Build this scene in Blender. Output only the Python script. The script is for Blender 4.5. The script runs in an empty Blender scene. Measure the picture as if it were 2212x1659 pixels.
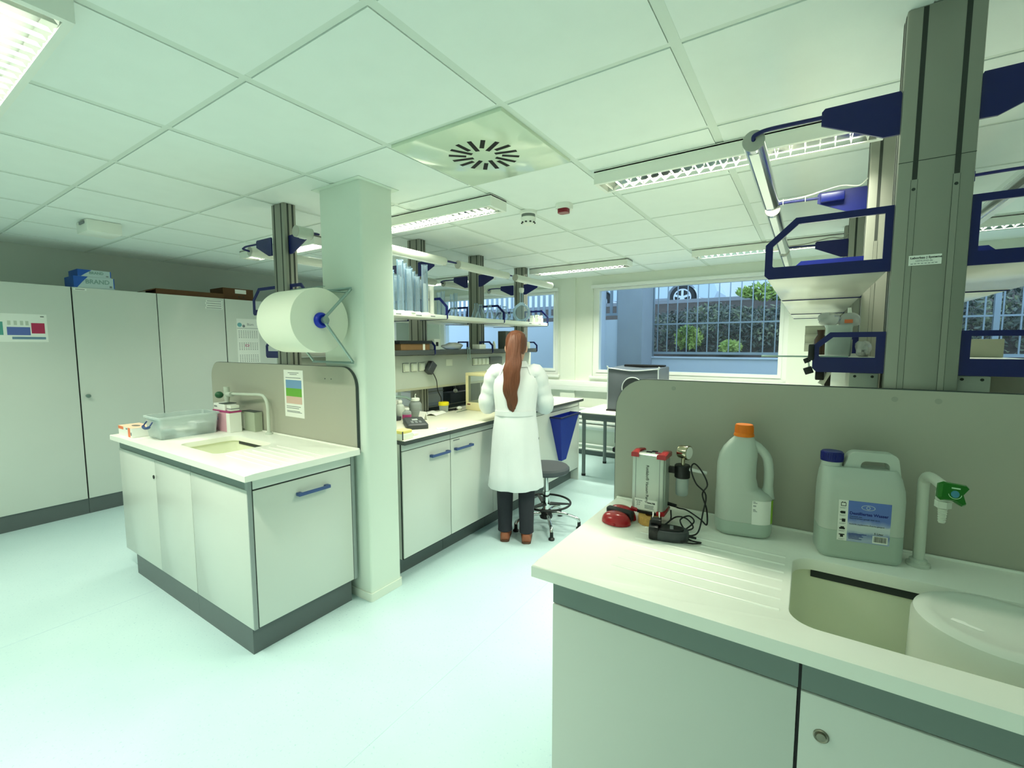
import bpy, bmesh, math, random
from mathutils import Vector, Matrix
random.seed(7)
PI = math.pi
SC = bpy.context.scene
COL = SC.collection

# ------------------------------------------------------------------ helpers
def lin(c):
    c = c / 255.0
    return c / 12.92 if c <= 0.04045 else ((c + 0.055) / 1.055) ** 2.4

def rgb(r, g, b):
    return (lin(r), lin(g), lin(b), 1.0)

MATS = {}
def mat(name, col, rough=0.5, metal=0.0, spec=0.5, noise=0.0, nscale=30.0, bump=0.0, bscale=200.0,
        trans=0.0, ior=1.45, alpha=1.0, emit=None, estr=0.0, coat=0.0, sss=0.0, stretch=None):
    if name in MATS:
        return MATS[name]
    m = bpy.data.materials.new(name)
    m.use_nodes = True
    nt = m.node_tree
    b = nt.nodes['Principled BSDF']
    b.inputs['Base Color'].default_value = col
    b.inputs['Roughness'].default_value = rough
    b.inputs['Metallic'].default_value = metal
    b.inputs['Specular IOR Level'].default_value = spec
    b.inputs['IOR'].default_value = ior
    b.inputs['Transmission Weight'].default_value = trans
    b.inputs['Alpha'].default_value = alpha
    b.inputs['Coat Weight'].default_value = coat
    if sss:
        b.inputs['Subsurface Weight'].default_value = sss
        b.inputs['Subsurface Radius'].default_value = (0.02, 0.02, 0.02)
    if emit:
        b.inputs['Emission Color'].default_value = emit
        b.inputs['Emission Strength'].default_value = estr
    if noise or bump:
        tc = nt.nodes.new('ShaderNodeTexCoord')
        src = tc.outputs['Object']
        if stretch:
            mp = nt.nodes.new('ShaderNodeMapping')
            mp.inputs['Scale'].default_value = stretch
            nt.links.new(src, mp.inputs['Vector'])
            src = mp.outputs['Vector']
    if noise:
        n = nt.nodes.new('ShaderNodeTexNoise')
        n.inputs['Scale'].default_value = nscale
        n.inputs['Detail'].default_value = 4
        nt.links.new(src, n.inputs['Vector'])
        mx = nt.nodes.new('ShaderNodeMix')
        mx.data_type = 'RGBA'
        nt.links.new(n.outputs['Fac'], mx.inputs['Factor'])
        mx.inputs['A'].default_value = tuple(c * (1 - noise) for c in col[:3]) + (1,)
        mx.inputs['B'].default_value = tuple(min(1, c * (1 + noise)) for c in col[:3]) + (1,)
        nt.links.new(mx.outputs['Result'], b.inputs['Base Color'])
    if bump:
        n2 = nt.nodes.new('ShaderNodeTexNoise')
        n2.inputs['Scale'].default_value = bscale
        n2.inputs['Detail'].default_value = 3
        nt.links.new(src, n2.inputs['Vector'])
        bp = nt.nodes.new('ShaderNodeBump')
        bp.inputs['Strength'].default_value = bump
        bp.inputs['Distance'].default_value = 0.002
        nt.links.new(n2.outputs['Fac'], bp.inputs['Height'])
        nt.links.new(bp.outputs['Normal'], b.inputs['Normal'])
    MATS[name] = m
    return m

class B:
    """collects shapes; all coordinates are world metres"""
    def __init__(self):
        self.bm = bmesh.new()
    def _face(self, vs):
        try:
            return self.bm.faces.new(vs)
        except ValueError:
            return None
    def box(self, x0, x1, y0, y1, z0, z1, bev=0.0, seg=2):
        v = [self.bm.verts.new(p) for p in ((x0,y0,z0),(x1,y0,z0),(x1,y1,z0),(x0,y1,z0),(x0,y0,z1),(x1,y0,z1),(x1,y1,z1),(x0,y1,z1))]
        fs = [self._face([v[i] for i in q]) for q in ((0,3,2,1),(4,5,6,7),(0,1,5,4),(1,2,6,5),(2,3,7,6),(3,0,4,7))]
        if bev > 0:
            es = list({e for f in fs for e in f.edges})
            bmesh.ops.bevel(self.bm, geom=es, offset=bev, segments=seg, profile=0.5, affect='EDGES')
        return self
    def obox(self, c, ux, uy, uz, bev=0.0, seg=2):
        """oriented box: centre and three half-vectors"""
        c, ux, uy, uz = Vector(c), Vector(ux), Vector(uy), Vector(uz)
        v = [self.bm.verts.new(c + ux*a + uy*b + uz*d) for a, b, d in ((-1,-1,-1),(1,-1,-1),(1,1,-1),(-1,1,-1),(-1,-1,1),(1,-1,1),(1,1,1),(-1,1,1))]
        fs = [self._face([v[i] for i in q]) for q in ((0,3,2,1),(4,5,6,7),(0,1,5,4),(1,2,6,5),(2,3,7,6),(3,0,4,7))]
        if bev > 0:
            es = list({e for f in fs for e in f.edges})
            bmesh.ops.bevel(self.bm, geom=es, offset=bev, segments=seg, profile=0.5, affect='EDGES')
        return self
    def loft(self, rings, cap0=True, cap1=True, closed=True):
        R = [[self.bm.verts.new(p) for p in r] for r in rings]
        n = len(R[0])
        for a, b in zip(R, R[1:]):
            for i in range(n if closed else n - 1):
                j = (i + 1) % n
                self._face((a[i], a[j], b[j], b[i]))
        if cap0: self._face(R[0][::-1])
        if cap1: self._face(R[-1])
        return self
    def lathe(self, prof, c=(0,0,0), axis=(0,0,1), n=28, cap0=True, cap1=True):
        c = Vector(c); ax = Vector(axis).normalized()
        u = ax.orthogonal().normalized(); w = ax.cross(u)
        rings = [[c + ax*z + (u*math.cos(2*PI*i/n) + w*math.sin(2*PI*i/n))*max(r, 1e-5) for i in range(n)] for r, z in prof]
        return self.loft(rings, cap0, cap1)
    def cyl(self, p0, p1, r0, r1=None, n=20, caps=True):
        p0, p1 = Vector(p0), Vector(p1)
        r1 = r0 if r1 is None else r1
        return self.lathe([(r0, 0), (r1, (p1-p0).length)], p0, p1-p0, n, caps, caps)
    def tube(self, pts, r, n=10, closed=False):
        pts = [Vector(p) for p in pts]
        m = len(pts)
        rs = r if isinstance(r, (list, tuple)) else [r]*m
        t0 = (pts[1]-pts[0]).normalized()
        u = t0.orthogonal().normalized()
        rings = []
        for i, p in enumerate(pts):
            if closed:
                t = (pts[(i+1) % m] - pts[i-1]).normalized()
            else:
                t = (pts[min(i+1, m-1)] - pts[max(i-1, 0)]).normalized()
            u = (u - t*u.dot(t))
            u = u.normalized() if u.length > 1e-6 else t.orthogonal().normalized()
            w = t.cross(u)
            rings.append([p + (u*math.cos(2*PI*k/n) + w*math.sin(2*PI*k/n))*rs[i] for k in range(n)])
        if closed:
            R = [[self.bm.verts.new(q) for q in rg] for rg in rings]
            for a in range(m):
                b = (a+1) % m
                for k in range(n):
                    l = (k+1) % n
                    self._face((R[a][k], R[a][l], R[b][l], R[b][k]))
            return self
        return self.loft(rings)
    def prism(self, poly, plane, c0, c1):
        """polygon in plane 'xz' / 'yz' / 'xy' pushed between c0 and c1 on the third axis"""
        def P(p, c):
            return {'xz': (p[0], c, p[1]), 'yz': (c, p[0], p[1]), 'xy': (p[0], p[1], c)}[plane]
        return self.loft([[P(p, c0) for p in poly], [P(p, c1) for p in poly]])
    def ringprism(self, outer, inner, plane, c0, c1):
        def P(p, c):
            return {'xz': (p[0], c, p[1]), 'yz': (c, p[0], p[1]), 'xy': (p[0], p[1], c)}[plane]
        L = [[self.bm.verts.new(P(p, c)) for p in loop] for c in (c0, c1) for loop in (outer, inner)]
        n = len(outer)
        for i in range(n):
            j = (i+1) % n
            self._face((L[0][i], L[0][j], L[1][j], L[1][i]))
            self._face((L[2][j], L[2][i], L[3][i], L[3][j]))
            self._face((L[0][j], L[0][i], L[2][i], L[2][j]))
            self._face((L[1][i], L[1][j], L[3][j], L[3][i]))
        return self
    def sphere(self, c, r, s=(1,1,1), n=18, m=12, rot=None):
        c = Vector(c)
        rings = []
        for a in range(1, m):
            th = PI*a/m
            rg = []
            for i in range(n):
                v = Vector((math.sin(th)*math.cos(2*PI*i/n)*s[0], math.sin(th)*math.sin(2*PI*i/n)*s[1], -math.cos(th)*s[2]))*r
                if rot is not None: v = rot @ v
                rg.append(c + v)
            rings.append(rg)
        return self.loft(rings)
    def quad(self, a, b, c, d):
        self._face([self.bm.verts.new(p) for p in (a, b, c, d)])
        return self
    def add_mesh(self, me, M=None):
        vs = [self.bm.verts.new((M @ v.co) if M is not None else v.co) for v in me.vertices]
        for p in me.polygons:
            self._face([vs[i] for i in p.vertices])
        return self

def obj(name, b, m, parent=None, smooth=38, kind=None, label=None):
    bm = b.bm if isinstance(b, B) else b
    bmesh.ops.recalc_face_normals(bm, faces=bm.faces[:])
    me = bpy.data.meshes.new(name)
    bm.to_mesh(me); bm.free()
    if m is not None: me.materials.append(m)
    if smooth:
        me.polygons.foreach_set('use_smooth', [True]*len(me.polygons))
        me.set_sharp_from_angle(angle=math.radians(smooth))
    o = bpy.data.objects.new(name, me)
    COL.objects.link(o)
    if parent is not None: adopt(o, parent)
    if kind: o['kind'] = kind
    if label: o['label'] = label
    return o

def wmat(o):
    return o.get('_w') and Matrix.Translation(Vector(o['_w'])) or Matrix.Identity(4)

ROOTM = {}
def adopt(o, parent):
    o.parent = parent
    o.matrix_parent_inverse = ROOTM.get(parent.name, Matrix.Identity(4)).inverted()

def thing(name, label, cat, loc=(0,0,0), group=None):
    o = bpy.data.objects.new(name, None)
    COL.objects.link(o)
    o.empty_display_size = 0.05
    o.location = loc
    ROOTM[o.name] = Matrix.Translation(Vector(loc))
    o['label'] = label; o['category'] = cat
    if group: o['group'] = group
    return o

def tag(o, label, cat, group=None, kind=None):
    o['label'] = label; o['category'] = cat
    if group: o['group'] = group
    if kind: o['kind'] = kind
    return o

def struct(name, b, m, parent=None, **k):
    return obj(name, b, m, parent, kind=None if parent else 'structure', **k)

def kids(o):
    return [c for c in bpy.data.objects if c.parent == o]

def dup(root, dloc=(0,0,0), label=None, group=None, rotz=0.0):
    r = root.copy(); COL.objects.link(r)
    r.location = Vector(root.location) + Vector(dloc)
    if rotz: r.rotation_euler = (0, 0, rotz)
    if label: r['label'] = label
    if group: r['group'] = group
    for ch in list(kids(root)):
        c = ch.copy(); COL.objects.link(c); c.parent = r
        for g in list(kids(ch)):
            d = g.copy(); COL.objects.link(d); d.parent = c
    return r

def text_mesh(s, size, M, extrude=0.0002, align='LEFT', shear=0.0, bold=0.0, sx=1.0):
    cu = bpy.data.curves.new('t', 'FONT')
    cu.body = s; cu.size = size; cu.extrude = extrude; cu.align_x = align; cu.shear = shear; cu.offset = bold
    cu.resolution_u = 3
    to = bpy.data.objects.new('t', cu); COL.objects.link(to)
    dg = bpy.context.evaluated_depsgraph_get()
    me = bpy.data.meshes.new_from_object(to.evaluated_get(dg))
    b = B(); b.add_mesh(me, M @ Matrix.Diagonal((sx, 1, 1, 1)))
    bpy.data.objects.remove(to); bpy.data.curves.remove(cu); bpy.data.meshes.remove(me)
    return b

def frame_M(o, ux, uy):
    """local x -> ux, local y -> uy, normal = ux x uy"""
    ux, uy = Vector(ux).normalized(), Vector(uy).normalized()
    n = ux.cross(uy)
    return Matrix(((ux.x, uy.x, n.x, o[0]), (ux.y, uy.y, n.y, o[1]), (ux.z, uy.z, n.z, o[2]), (0, 0, 0, 1)))

def rrect(x0, x1, y0, y1, r, n=6, which=(1,1,1,1)):
    """rounded rectangle, counter-clockwise from lower-left; which = (ll, lr, ur, ul)"""
    pts = []
    for (cx, cy, a0, on, px, py) in ((x0+r, y0+r, PI, which[0], x0, y0), (x1-r, y0+r, 1.5*PI, which[1], x1, y0), (x1-r, y1-r, 0, which[2], x1, y1), (x0+r, y1-r, 0.5*PI, which[3], x0, y1)):
        if on:
            pts += [(cx + r*math.cos(a0 + 0.5*PI*i/n), cy + r*math.sin(a0 + 0.5*PI*i/n)) for i in range(n+1)]
        else:
            pts += [(px, py)]
    return pts

def bez(pts, k=8):
    """Catmull-Rom through the points"""
    P = [Vector(p) for p in pts]
    P = [P[0]*2 - P[1]] + P + [P[-1]*2 - P[-2]]
    out = []
    for i in range(1, len(P)-2):
        a, b, c, d = P[i-1:i+3]
        for j in range(k):
            t = j/k
            out.append(0.5*((2*b) + (c-a)*t + (2*a-5*b+4*c-d)*t*t + (3*b-a-3*c+d)*t**3))
    out.append(P[-2])
    return out

# ------------------------------------------------------------------ materials
M_ceil = mat('ceiling_tile', rgb(234, 242, 238), 0.9, noise=0.03, nscale=8, bump=0.12, bscale=420)
M_tbar = mat('ceiling_bar', rgb(218, 228, 220), 0.6)
M_wall = mat('painted_wall', rgb(228, 234, 222), 0.85, noise=0.02, nscale=5, bump=0.06, bscale=160)
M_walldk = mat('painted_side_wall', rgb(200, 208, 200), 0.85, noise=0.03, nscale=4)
M_col = mat('painted_column', rgb(222, 233, 222), 0.8, noise=0.02, nscale=5, bump=0.05, bscale=120)
M_white = mat('white_plastic', rgb(236, 240, 232), 0.4)
M_frame = mat('window_plastic', rgb(238, 242, 238), 0.4)
M_lam = mat('grey_laminate', rgb(214, 219, 212), 0.22, noise=0.015, nscale=3)
M_pan = mat('splash_laminate', rgb(174, 174, 160), 0.42, noise=0.015, nscale=3)
M_edge = mat('dark_edge_band', rgb(66, 74, 74), 0.5)
M_seam = mat('seam_dark', rgb(52, 58, 58), 0.7)
M_fascia = mat('slate_fascia', rgb(122, 136, 132), 0.45)
M_plinth = mat('plinth_grey', rgb(88, 98, 98), 0.35, noise=0.06, nscale=14)
M_top = mat('solid_surface_white', rgb(250, 251, 242), 0.28, noise=0.01, nscale=5)
M_bench = mat('bench_top_laminate', rgb(226, 226, 208), 0.32, noise=0.012, nscale=4)
M_blue = mat('navy_enamel', rgb(6, 18, 88), 0.35)
M_bluebr = mat('cobalt_plastic', rgb(14, 44, 178), 0.35)
M_handle = mat('slate_blue_plastic', rgb(64, 88, 140), 0.4)
M_alu = mat('anodised_profile', rgb(150, 152, 142), 0.42, 0.55)
M_slot = mat('profile_slot', rgb(46, 52, 48), 0.6)
M_chrome = mat('polished_metal', rgb(215, 218, 218), 0.08, 1.0)
M_tube = mat('aluminium_tube', rgb(205, 208, 212), 0.16, 1.0)
M_steel = mat('galvanised_steel', rgb(150, 172, 168), 0.32, 0.85)
M_black = mat('black_plastic', rgb(18, 20, 22), 0.4)
M_dark = mat('charcoal_plastic', rgb(58, 64, 68), 0.45)
M_paper = mat('paper_white', rgb(240, 242, 236), 0.8)
M_roll = mat('paper_roll_tissue', rgb(234, 238, 222), 0.9, bump=0.1, bscale=300)
M_ink = mat('print_ink', rgb(30, 34, 36), 0.7)
M_inkgrey = mat('print_grey', rgb(128, 134, 136), 0.7)
M_red = mat('red_gloss', rgb(172, 22, 34), 0.22, coat=0.3)
M_orange = mat('orange_cap', rgb(236, 122, 14), 0.38)
M_orangepr = mat('orange_print', rgb(238, 128, 84), 0.6)
M_green = mat('green_plastic', rgb(24, 104, 24), 0.3)
M_teal = mat('teal_dot', rgb(70, 140, 165), 0.4)
M_card = mat('cardboard', rgb(128, 96, 62), 0.85, noise=0.08, nscale=20)
M_carddk = mat('brown_carton', rgb(96, 66, 42), 0.85, noise=0.1, nscale=20)
M_yellow = mat('yellow_lid', rgb(240, 222, 30), 0.4)
M_cream = mat('cream_enamel', rgb(236, 226, 178), 0.4)
M_pink = mat('pink_plastic', rgb(176, 62, 120), 0.5)
M_pinkbox = mat('pink_card', rgb(222, 170, 186), 0.7)
M_cork = mat('cork', rgb(205, 160, 88), 0.85, noise=0.35, nscale=160, bump=0.5, bscale=240)
def see(name, col, rough, base, edge, ior=1.4):
    """thin clear wall: mostly lets light straight through, more reflective at grazing angles like real glass"""
    m = bpy.data.materials.new(name); m.use_nodes = True; nt = m.node_tree
    p = nt.nodes['Principled BSDF']; out = nt.nodes['Material Output']
    p.inputs['Base Color'].default_value = col; p.inputs['Roughness'].default_value = rough
    tr = nt.nodes.new('ShaderNodeBsdfTransparent'); tr.inputs['Color'].default_value = (0.97, 0.985, 0.99, 1)
    fr = nt.nodes.new('ShaderNodeFresnel'); fr.inputs['IOR'].default_value = ior
    ma = nt.nodes.new('ShaderNodeMath'); ma.operation = 'MULTIPLY_ADD'; ma.inputs[1].default_value = edge; ma.inputs[2].default_value = base; ma.use_clamp = True
    nt.links.new(fr.outputs[0], ma.inputs[0])
    mx = nt.nodes.new('ShaderNodeMixShader'); nt.links.new(ma.outputs[0], mx.inputs[0]); nt.links.new(tr.outputs[0], mx.inputs[1]); nt.links.new(p.outputs[0], mx.inputs[2])
    nt.links.new(mx.outputs[0], out.inputs['Surface'])
    MATS[name] = m
    return m
M_glass = see('clear_glass', rgb(225, 240, 238), 0.03, 0.08, 1.0)
M_clear = see('clear_polypropylene', rgb(228, 240, 238), 0.25, 0.28, 0.8)
see('lab_glass', rgb(200, 222, 238), 0.04, 0.13, 1.1)
M_jug = mat('frosted_polyethylene', rgb(226, 236, 226), 0.35, trans=0.30, ior=1.25)
M_jugw = mat('frosted_polyethylene_filled', rgb(202, 220, 208), 0.3, trans=0.25, ior=1.25)
M_bag = mat('thin_bag_plastic', rgb(222, 226, 226), 0.25, trans=0.45, ior=1.1)
EXPO = 0.0; SKY = 2.2
# ------------------------------------------------------------------ floor material: speckled vinyl
def floor_mat():
    m = bpy.data.materials.new('speckled_vinyl'); m.use_nodes = True
    nt = m.node_tree; b = nt.nodes['Principled BSDF']
    tc = nt.nodes.new('ShaderNodeTexCoord')
    n1 = nt.nodes.new('ShaderNodeTexNoise'); n1.inputs['Scale'].default_value = 1.1; n1.inputs['Detail'].default_value = 5
    n2 = nt.nodes.new('ShaderNodeTexVoronoi'); n2.inputs['Scale'].default_value = 55
    n3 = nt.nodes.new('ShaderNodeTexNoise'); n3.inputs['Scale'].default_value = 90; n3.inputs['Detail'].default_value = 3
    for n in (n1, n2, n3): nt.links.new(tc.outputs['Object'], n.inputs['Vector'])
    r1 = nt.nodes.new('ShaderNodeValToRGB')
    r1.color_ramp.elements[0].position = 0.3; r1.color_ramp.elements[0].color = rgb(184, 212, 216)
    r1.color_ramp.elements[1].position = 0.7; r1.color_ramp.elements[1].color = rgb(198, 223, 226)
    nt.links.new(n1.outputs['Fac'], r1.inputs['Fac'])
    r3 = nt.nodes.new('ShaderNodeValToRGB')
    r3.color_ramp.elements[0].position = 0.62; r3.color_ramp.elements[0].color = (0, 0, 0, 1)
    r3.color_ramp.elements[1].position = 0.72; r3.color_ramp.elements[1].color = (1, 1, 1, 1)
    nt.links.new(n3.outputs['Fac'], r3.inputs['Fac'])
    mx = nt.nodes.new('ShaderNodeMix'); mx.data_type = 'RGBA'
    nt.links.new(r3.outputs['Color'], mx.inputs['Factor'])
    nt.links.new(r1.outputs['Color'], mx.inputs['A'])
    mx.inputs['B'].default_value = rgb(168, 198, 208)
    mx2 = nt.nodes.new('ShaderNodeMix'); mx2.data_type = 'RGBA'
    r2 = nt.nodes.new('ShaderNodeValToRGB')
    r2.color_ramp.elements[0].position = 0.0; r2.color_ramp.elements[0].color = (0.35, 0.35, 0.35, 1)
    r2.color_ramp.elements[1].position = 0.16; r2.color_ramp.elements[1].color = (0, 0, 0, 1)
    nt.links.new(n2.outputs['Distance'], r2.inputs['Fac'])
    nt.links.new(r2.outputs['Color'], mx2.inputs['Factor'])
    nt.links.new(mx.outputs['Result'], mx2.inputs['A'])
    mx2.inputs['B'].default_value = rgb(228, 240, 244)
    nt.links.new(mx2.outputs['Result'], b.inputs['Base Color'])
    b.inputs['Roughness'].default_value = 0.34
    b.inputs['Specular IOR Level'].default_value = 0.35
    return m
M_floor = floor_mat()
X0, X1, Y0, Y1, ZC = -5.90, 3.6, -2.6, 5.68, 2.40

b = B().box(X0-0.1, X1+0.1, Y0-0.1, Y1+0.25, -0.1, 0.0)
floor = struct('floor', b, M_floor)
M_weld = mat('vinyl_weld', rgb(186, 212, 220), 0.4)
b = B()
for x in (-3.3, -1.32): b.box(x-0.002, x+0.002, Y0, Y1, 0.0, 0.0006)
struct('floor_seam', b, M_weld, floor)

# suspended ceiling: tiles and bars on a 0.631 x 0.619 grid
GX = lambda k: -1.0115 + 0.631*k
GY = lambda k: 1.4765 + 0.619*k
bt, bb = B(), B()
b0 = B().box(X0-0.1, X1+0.1, Y0-0.1, Y1+0.1, ZC+0.03, ZC+0.1)
ceil = struct('ceiling', b0, M_seam)
BX, BYW = 0.018, 0.013
for i in range(-8, 8):
    for j in range(-7, 8):
        xa, xb = max(X0, GX(i)+BX), min(X1, GX(i+1)-BX)
        ya, yb = max(Y0, GY(j)+BYW), min(Y1, GY(j+1)-BYW)
        if xb-xa < 0.03 or yb-ya < 0.03: continue
        if i == -1 and j == 0: continue          # the air diffuser sits in this cell
        bt.box(xa, xb, ya, yb, ZC, ZC+0.02)
for i in range(-7, 9):
    if X0 < GX(i) < X1: bb.box(GX(i)-BX+0.0015, GX(i)+BX-0.0015, Y0, Y1, ZC+0.003, ZC+0.02)
for j in range(-6, 8):
    if Y0 < GY(j) < Y1: bb.box(X0, X1, GY(j)-BYW+0.002, GY(j)+BYW-0.002, ZC+0.0035, ZC+0.02)
struct('ceiling_tiles', bt, M_ceil, ceil, smooth=0)
struct('ceiling_grid', bb, M_tbar, ceil, smooth=0)

# walls
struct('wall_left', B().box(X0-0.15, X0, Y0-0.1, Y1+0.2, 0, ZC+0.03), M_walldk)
struct('wall_right', B().box(X1, X1+0.15, Y0-0.1, Y1+0.2, 0, ZC+0.03), M_wall)
struct('wall_back', B().box(X0, X1, Y0-0.15, Y0, 0, ZC+0.03), M_wall)
WT = 0.24
WIN = [(-5.17, -2.955), (-2.44, -0.20), (0.315, 2.535)]
ZB, ZT = 1.08, 2.285
b = B()
xs = [X0] + [v for w in WIN for v in w] + [X1]
for i in range(0, len(xs), 2): b.box(xs[i], xs[i+1], Y1, Y1+WT, 0, ZC+0.03)
for w in WIN:
    b.box(w[0], w[1], Y1, Y1+WT, 0, ZB); b.box(w[0], w[1], Y1, Y1+WT, ZT, ZC+0.03)
wallw = struct('wall_window', b, M_wall)
struct('wall_pilaster', B().box(-2.90, -2.68, Y1-0.035, Y1+0.01, 0, ZC).box(0.0, 0.2, Y1-0.035, Y1+0.01, 0, ZC), M_wall, wallw)
for n, w in enumerate(WIN):
    fr = B()
    o = rrect(w[0], w[1], ZB, ZT, 0.001, which=(0,0,0,0)); k = rrect(w[0]+0.085, w[1]-0.085, ZB+0.085, ZT-0.078, 0.001, which=(0,0,0,0))
    fr.ringprism(o, k, 'xz', Y1+0.03, Y1+0.10)
    o2 = [(x, z) for x, z in rrect(w[0]+0.05, w[1]-0.05, ZB+0.05, ZT-0.045, 0.001, which=(0,0,0,0))]
    fr.ringprism(o2, k, 'xz', Y1+0.018, Y1+0.031)
    win = struct('window_%d' % (n+1), fr, M_frame)
    struct('window_pane', B().box(w[0]+0.085, w[1]-0.085, Y1+0.055, Y1+0.061, ZB+0.085, ZT-0.078), MATS.get('window_glass') or see('window_glass', rgb(220, 236, 250), 0.0, 0.0, 0.6), win, smooth=0)
    struct('window_sill', B().box(w[0]-0.03, w[1]+0.03, Y1-0.035, Y1+0.03, ZB-0.035, ZB, 0.004), M_frame, win)
    struct('window_casing', B().box(w[0]-0.01, w[1]+0.01, Y1-0.045, Y1+0.005, ZT-0.045, ZT-0.005, 0.004), M_frame, win)
struct('trim_1', B().box(X0, X1, Y1-0.06, Y1, 0.875, 1.01, 0.004).box(X0, X1, Y1-0.062, Y1-0.055, 0.94, 0.944), M_frame)
# low convector under the windows
b = B()
for k in range(5):
    z = 0.66 - 0.055*k
    b.box(-5.2, 1.2, Y1-0.14, Y1-0.05, z-0.036, z, 0.006)
b.box(-5.2, 1.2, Y1-0.075, Y1-0.045, 0.36, 0.66)
rad = tag(obj('radiator', b, M_frame), 'white finned radiator running low along the wall under the windows', 'radiator')
b = B()
for z in (0.09, 0.15): b.tube([(-5.2, Y1-0.05, z), (1.2, Y1-0.05, z)], 0.011)
tag(obj('heating_pipe', b, M_frame), 'pair of thin heating pipes low on the wall below the radiator', 'pipe')
struct('baseboard_window', B().box(X0, X1, Y1-0.012, Y1, 0, 0.06), M_plinth)

# white building column beside the sink island
b = B().prism(rrect(-2.445, -2.078, 1.667, 1.895, 0.014, 3), 'xy', 0, ZC+0.002)
colm = struct('trim_column', b, M_col)
b = B().ringprism(rrect(-2.453, -2.070, 1.659, 1.903, 0.016, 3), rrect(-2.446, -2.077, 1.666, 1.896, 0.014, 3), 'xy', 0.0005, 0.05)
struct('column_skirting', b, mat('skirting_cream', rgb(226, 234, 222), 0.6), colm)
b = B().ringprism(rrect(-2.475, -2.048, 1.637, 1.925, 0.004, 3), rrect(-2.446, -2.077, 1.666, 1.896, 0.014, 3), 'xy', ZC-0.004, ZC-0.0005)
struct('column_collar', b, M_col, colm)

# ------------------------------------------------------------------ ceiling things
LM = []
def ceiling_light(cx, cy, label, power=1.0):
    L, W, H = 1.19, 0.17, 0.07
    t = thing('ceiling_light', label, 'ceiling light', (cx, cy, ZC), 'white louvred batten lights on the ceiling')
    hb = B()
    o = rrect(cx-L/2, cx+L/2, cy-W/2, cy+W/2, 0.001, which=(0,0,0,0)); k = rrect(cx-L/2+0.02, cx+L/2-0.02, cy-W/2+0.02, cy+W/2-0.02, 0.001, which=(0,0,0,0))
    hb.ringprism(o, k, 'xy', ZC-H, ZC-0.006)
    hb.box(cx-L/2, cx+L/2, cy-W/2, cy+W/2, ZC-0.012, ZC-0.002)
    obj('housing', hb, M_white, t, smooth=0)
    rb = B()
    for s in (-1, 1):
        rb.prism([(cy+s*0.064, ZC-H+0.004), (cy+s*0.052, ZC-0.02), (cy+s*0.055, ZC-0.018), (cy+s*0.067, ZC-H+0.004)], 'yz', cx-L/2+0.021, cx+L/2-0.021)
    obj('reflector', rb, M_chrome, t)
    lb = B()
    nb = 20
    for q in range(nb+1):
        x = cx-L/2+0.05+(L-0.1)*q/nb
        lb.prism([(cy-0.063, ZC-H+0.003), (cy+0.063, ZC-H+0.003), (cy+0.055, ZC-H+0.014), (cy-0.055, ZC-H+0.014)], 'yz', x-0.0008, x+0.0008)
    obj('louvre', lb, M_white, t, smooth=0)
    ld = bpy.data.lights.new('lamp', 'AREA')
    ld.shape = 'RECTANGLE'; ld.size = L-0.16; ld.size_y = 0.10
    ld.energy = LPOW*power; ld.color = LCOL; ld.spread = math.radians(LSPREAD)
    lo = bpy.data.objects.new('lamp', ld); COL.objects.link(lo)
    lo.location = (cx, cy, ZC-H+0.022)
    adopt(lo, t)
    LM.append(ld)
LPOW = 17.0; LCOL = (0.95, 0.97, 0.78); LSPREAD = 132
for cx, cy, lb, pw in ((-0.385, 2.36, 'white ceiling light batten above the tubular lamps of the near workbench', 2.0),
                   (-2.225, 2.34, 'white ceiling light batten beside the white column, close to the square air vent', 1.25),
                   (-2.225, 4.76, 'white ceiling light batten near the far window wall, beyond the round flask shelf', 1.7),
                   (-0.385, 4.70, 'white ceiling light batten close to the window with the hedge view, behind the tubular lamps', 1.7),
                   (-2.225, 0.34, 'bright ceiling light cut by the upper left corner of the picture', 1.5),
                   (-4.02, 2.36, 'white ceiling light batten behind the slim profile post, over the wall cabinets', 0.8),
                   (-4.02, 4.76, 'white ceiling light batten at the far end of the wall cabinets', 1.0),
                   (1.46, 4.70, 'white ceiling light batten over the right-hand side of the near island, by the window', 1.0),
                   (1.46, 2.36, 'white ceiling light batten over the right-hand side of the near island', 0.8),
                   (-4.02, 0.34, 'white ceiling light batten over the wall cabinets nearest the viewer', 1.0),
                   (-2.225, -1.68, 'white ceiling light batten behind the viewer', 1.0),
                   (-0.385, -1.68, 'white ceiling light batten behind the viewer on the right', 1.3)):
    ceiling_light(cx, cy, lb, pw)

# swirl diffuser
dx0, dx1, dy0, dy1 = GX(-1)+0.012, GX(0)-0.012, GY(0)+0.012, GY(1)-0.012
dcx, dcy = (dx0+dx1)/2, (dy0+dy1)/2
t = thing('air_diffuser', 'square glossy ceiling air vent with a ring of radial black slots', 'vent', (dcx, dcy, ZC))
M_gloss = mat('gloss_white_enamel', rgb(216, 230, 208), 0.12, coat=0.4)
obj('plate', B().box(dx0, dx1, dy0, dy1, ZC-0.012, ZC+0.012, 0.003), M_gloss, t)
M_void = mat('vent_void', rgb(8, 10, 10), 0.7)
for i in range(16):
    a = 2*PI*i/16 + 0.12
    ra, rb_ = (0.058, 0.163) if i % 2 == 0 else (0.085, 0.166)
    a2 = a + 0.10
    u = Vector((math.cos(a), math.sin(a), 0)); 
    p0 = u*ra; p1 = Vector((math.cos(a2), math.sin(a2), 0))*rb_
    d = (p1-p0).normalized(); w = Vector((-d.y, d.x, 0))*0.0105
    c = Vector((dcx, dcy, ZC-0.0126))
    bb = B().prism([tuple((c+p0-w).xy), tuple((c+p1-w).xy), tuple((c+p1+w).xy), tuple((c+p0+w).xy)], 'xy', ZC-0.0128, ZC-0.0115)
    obj('slot', bb, M_void, t, smooth=0)

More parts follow.
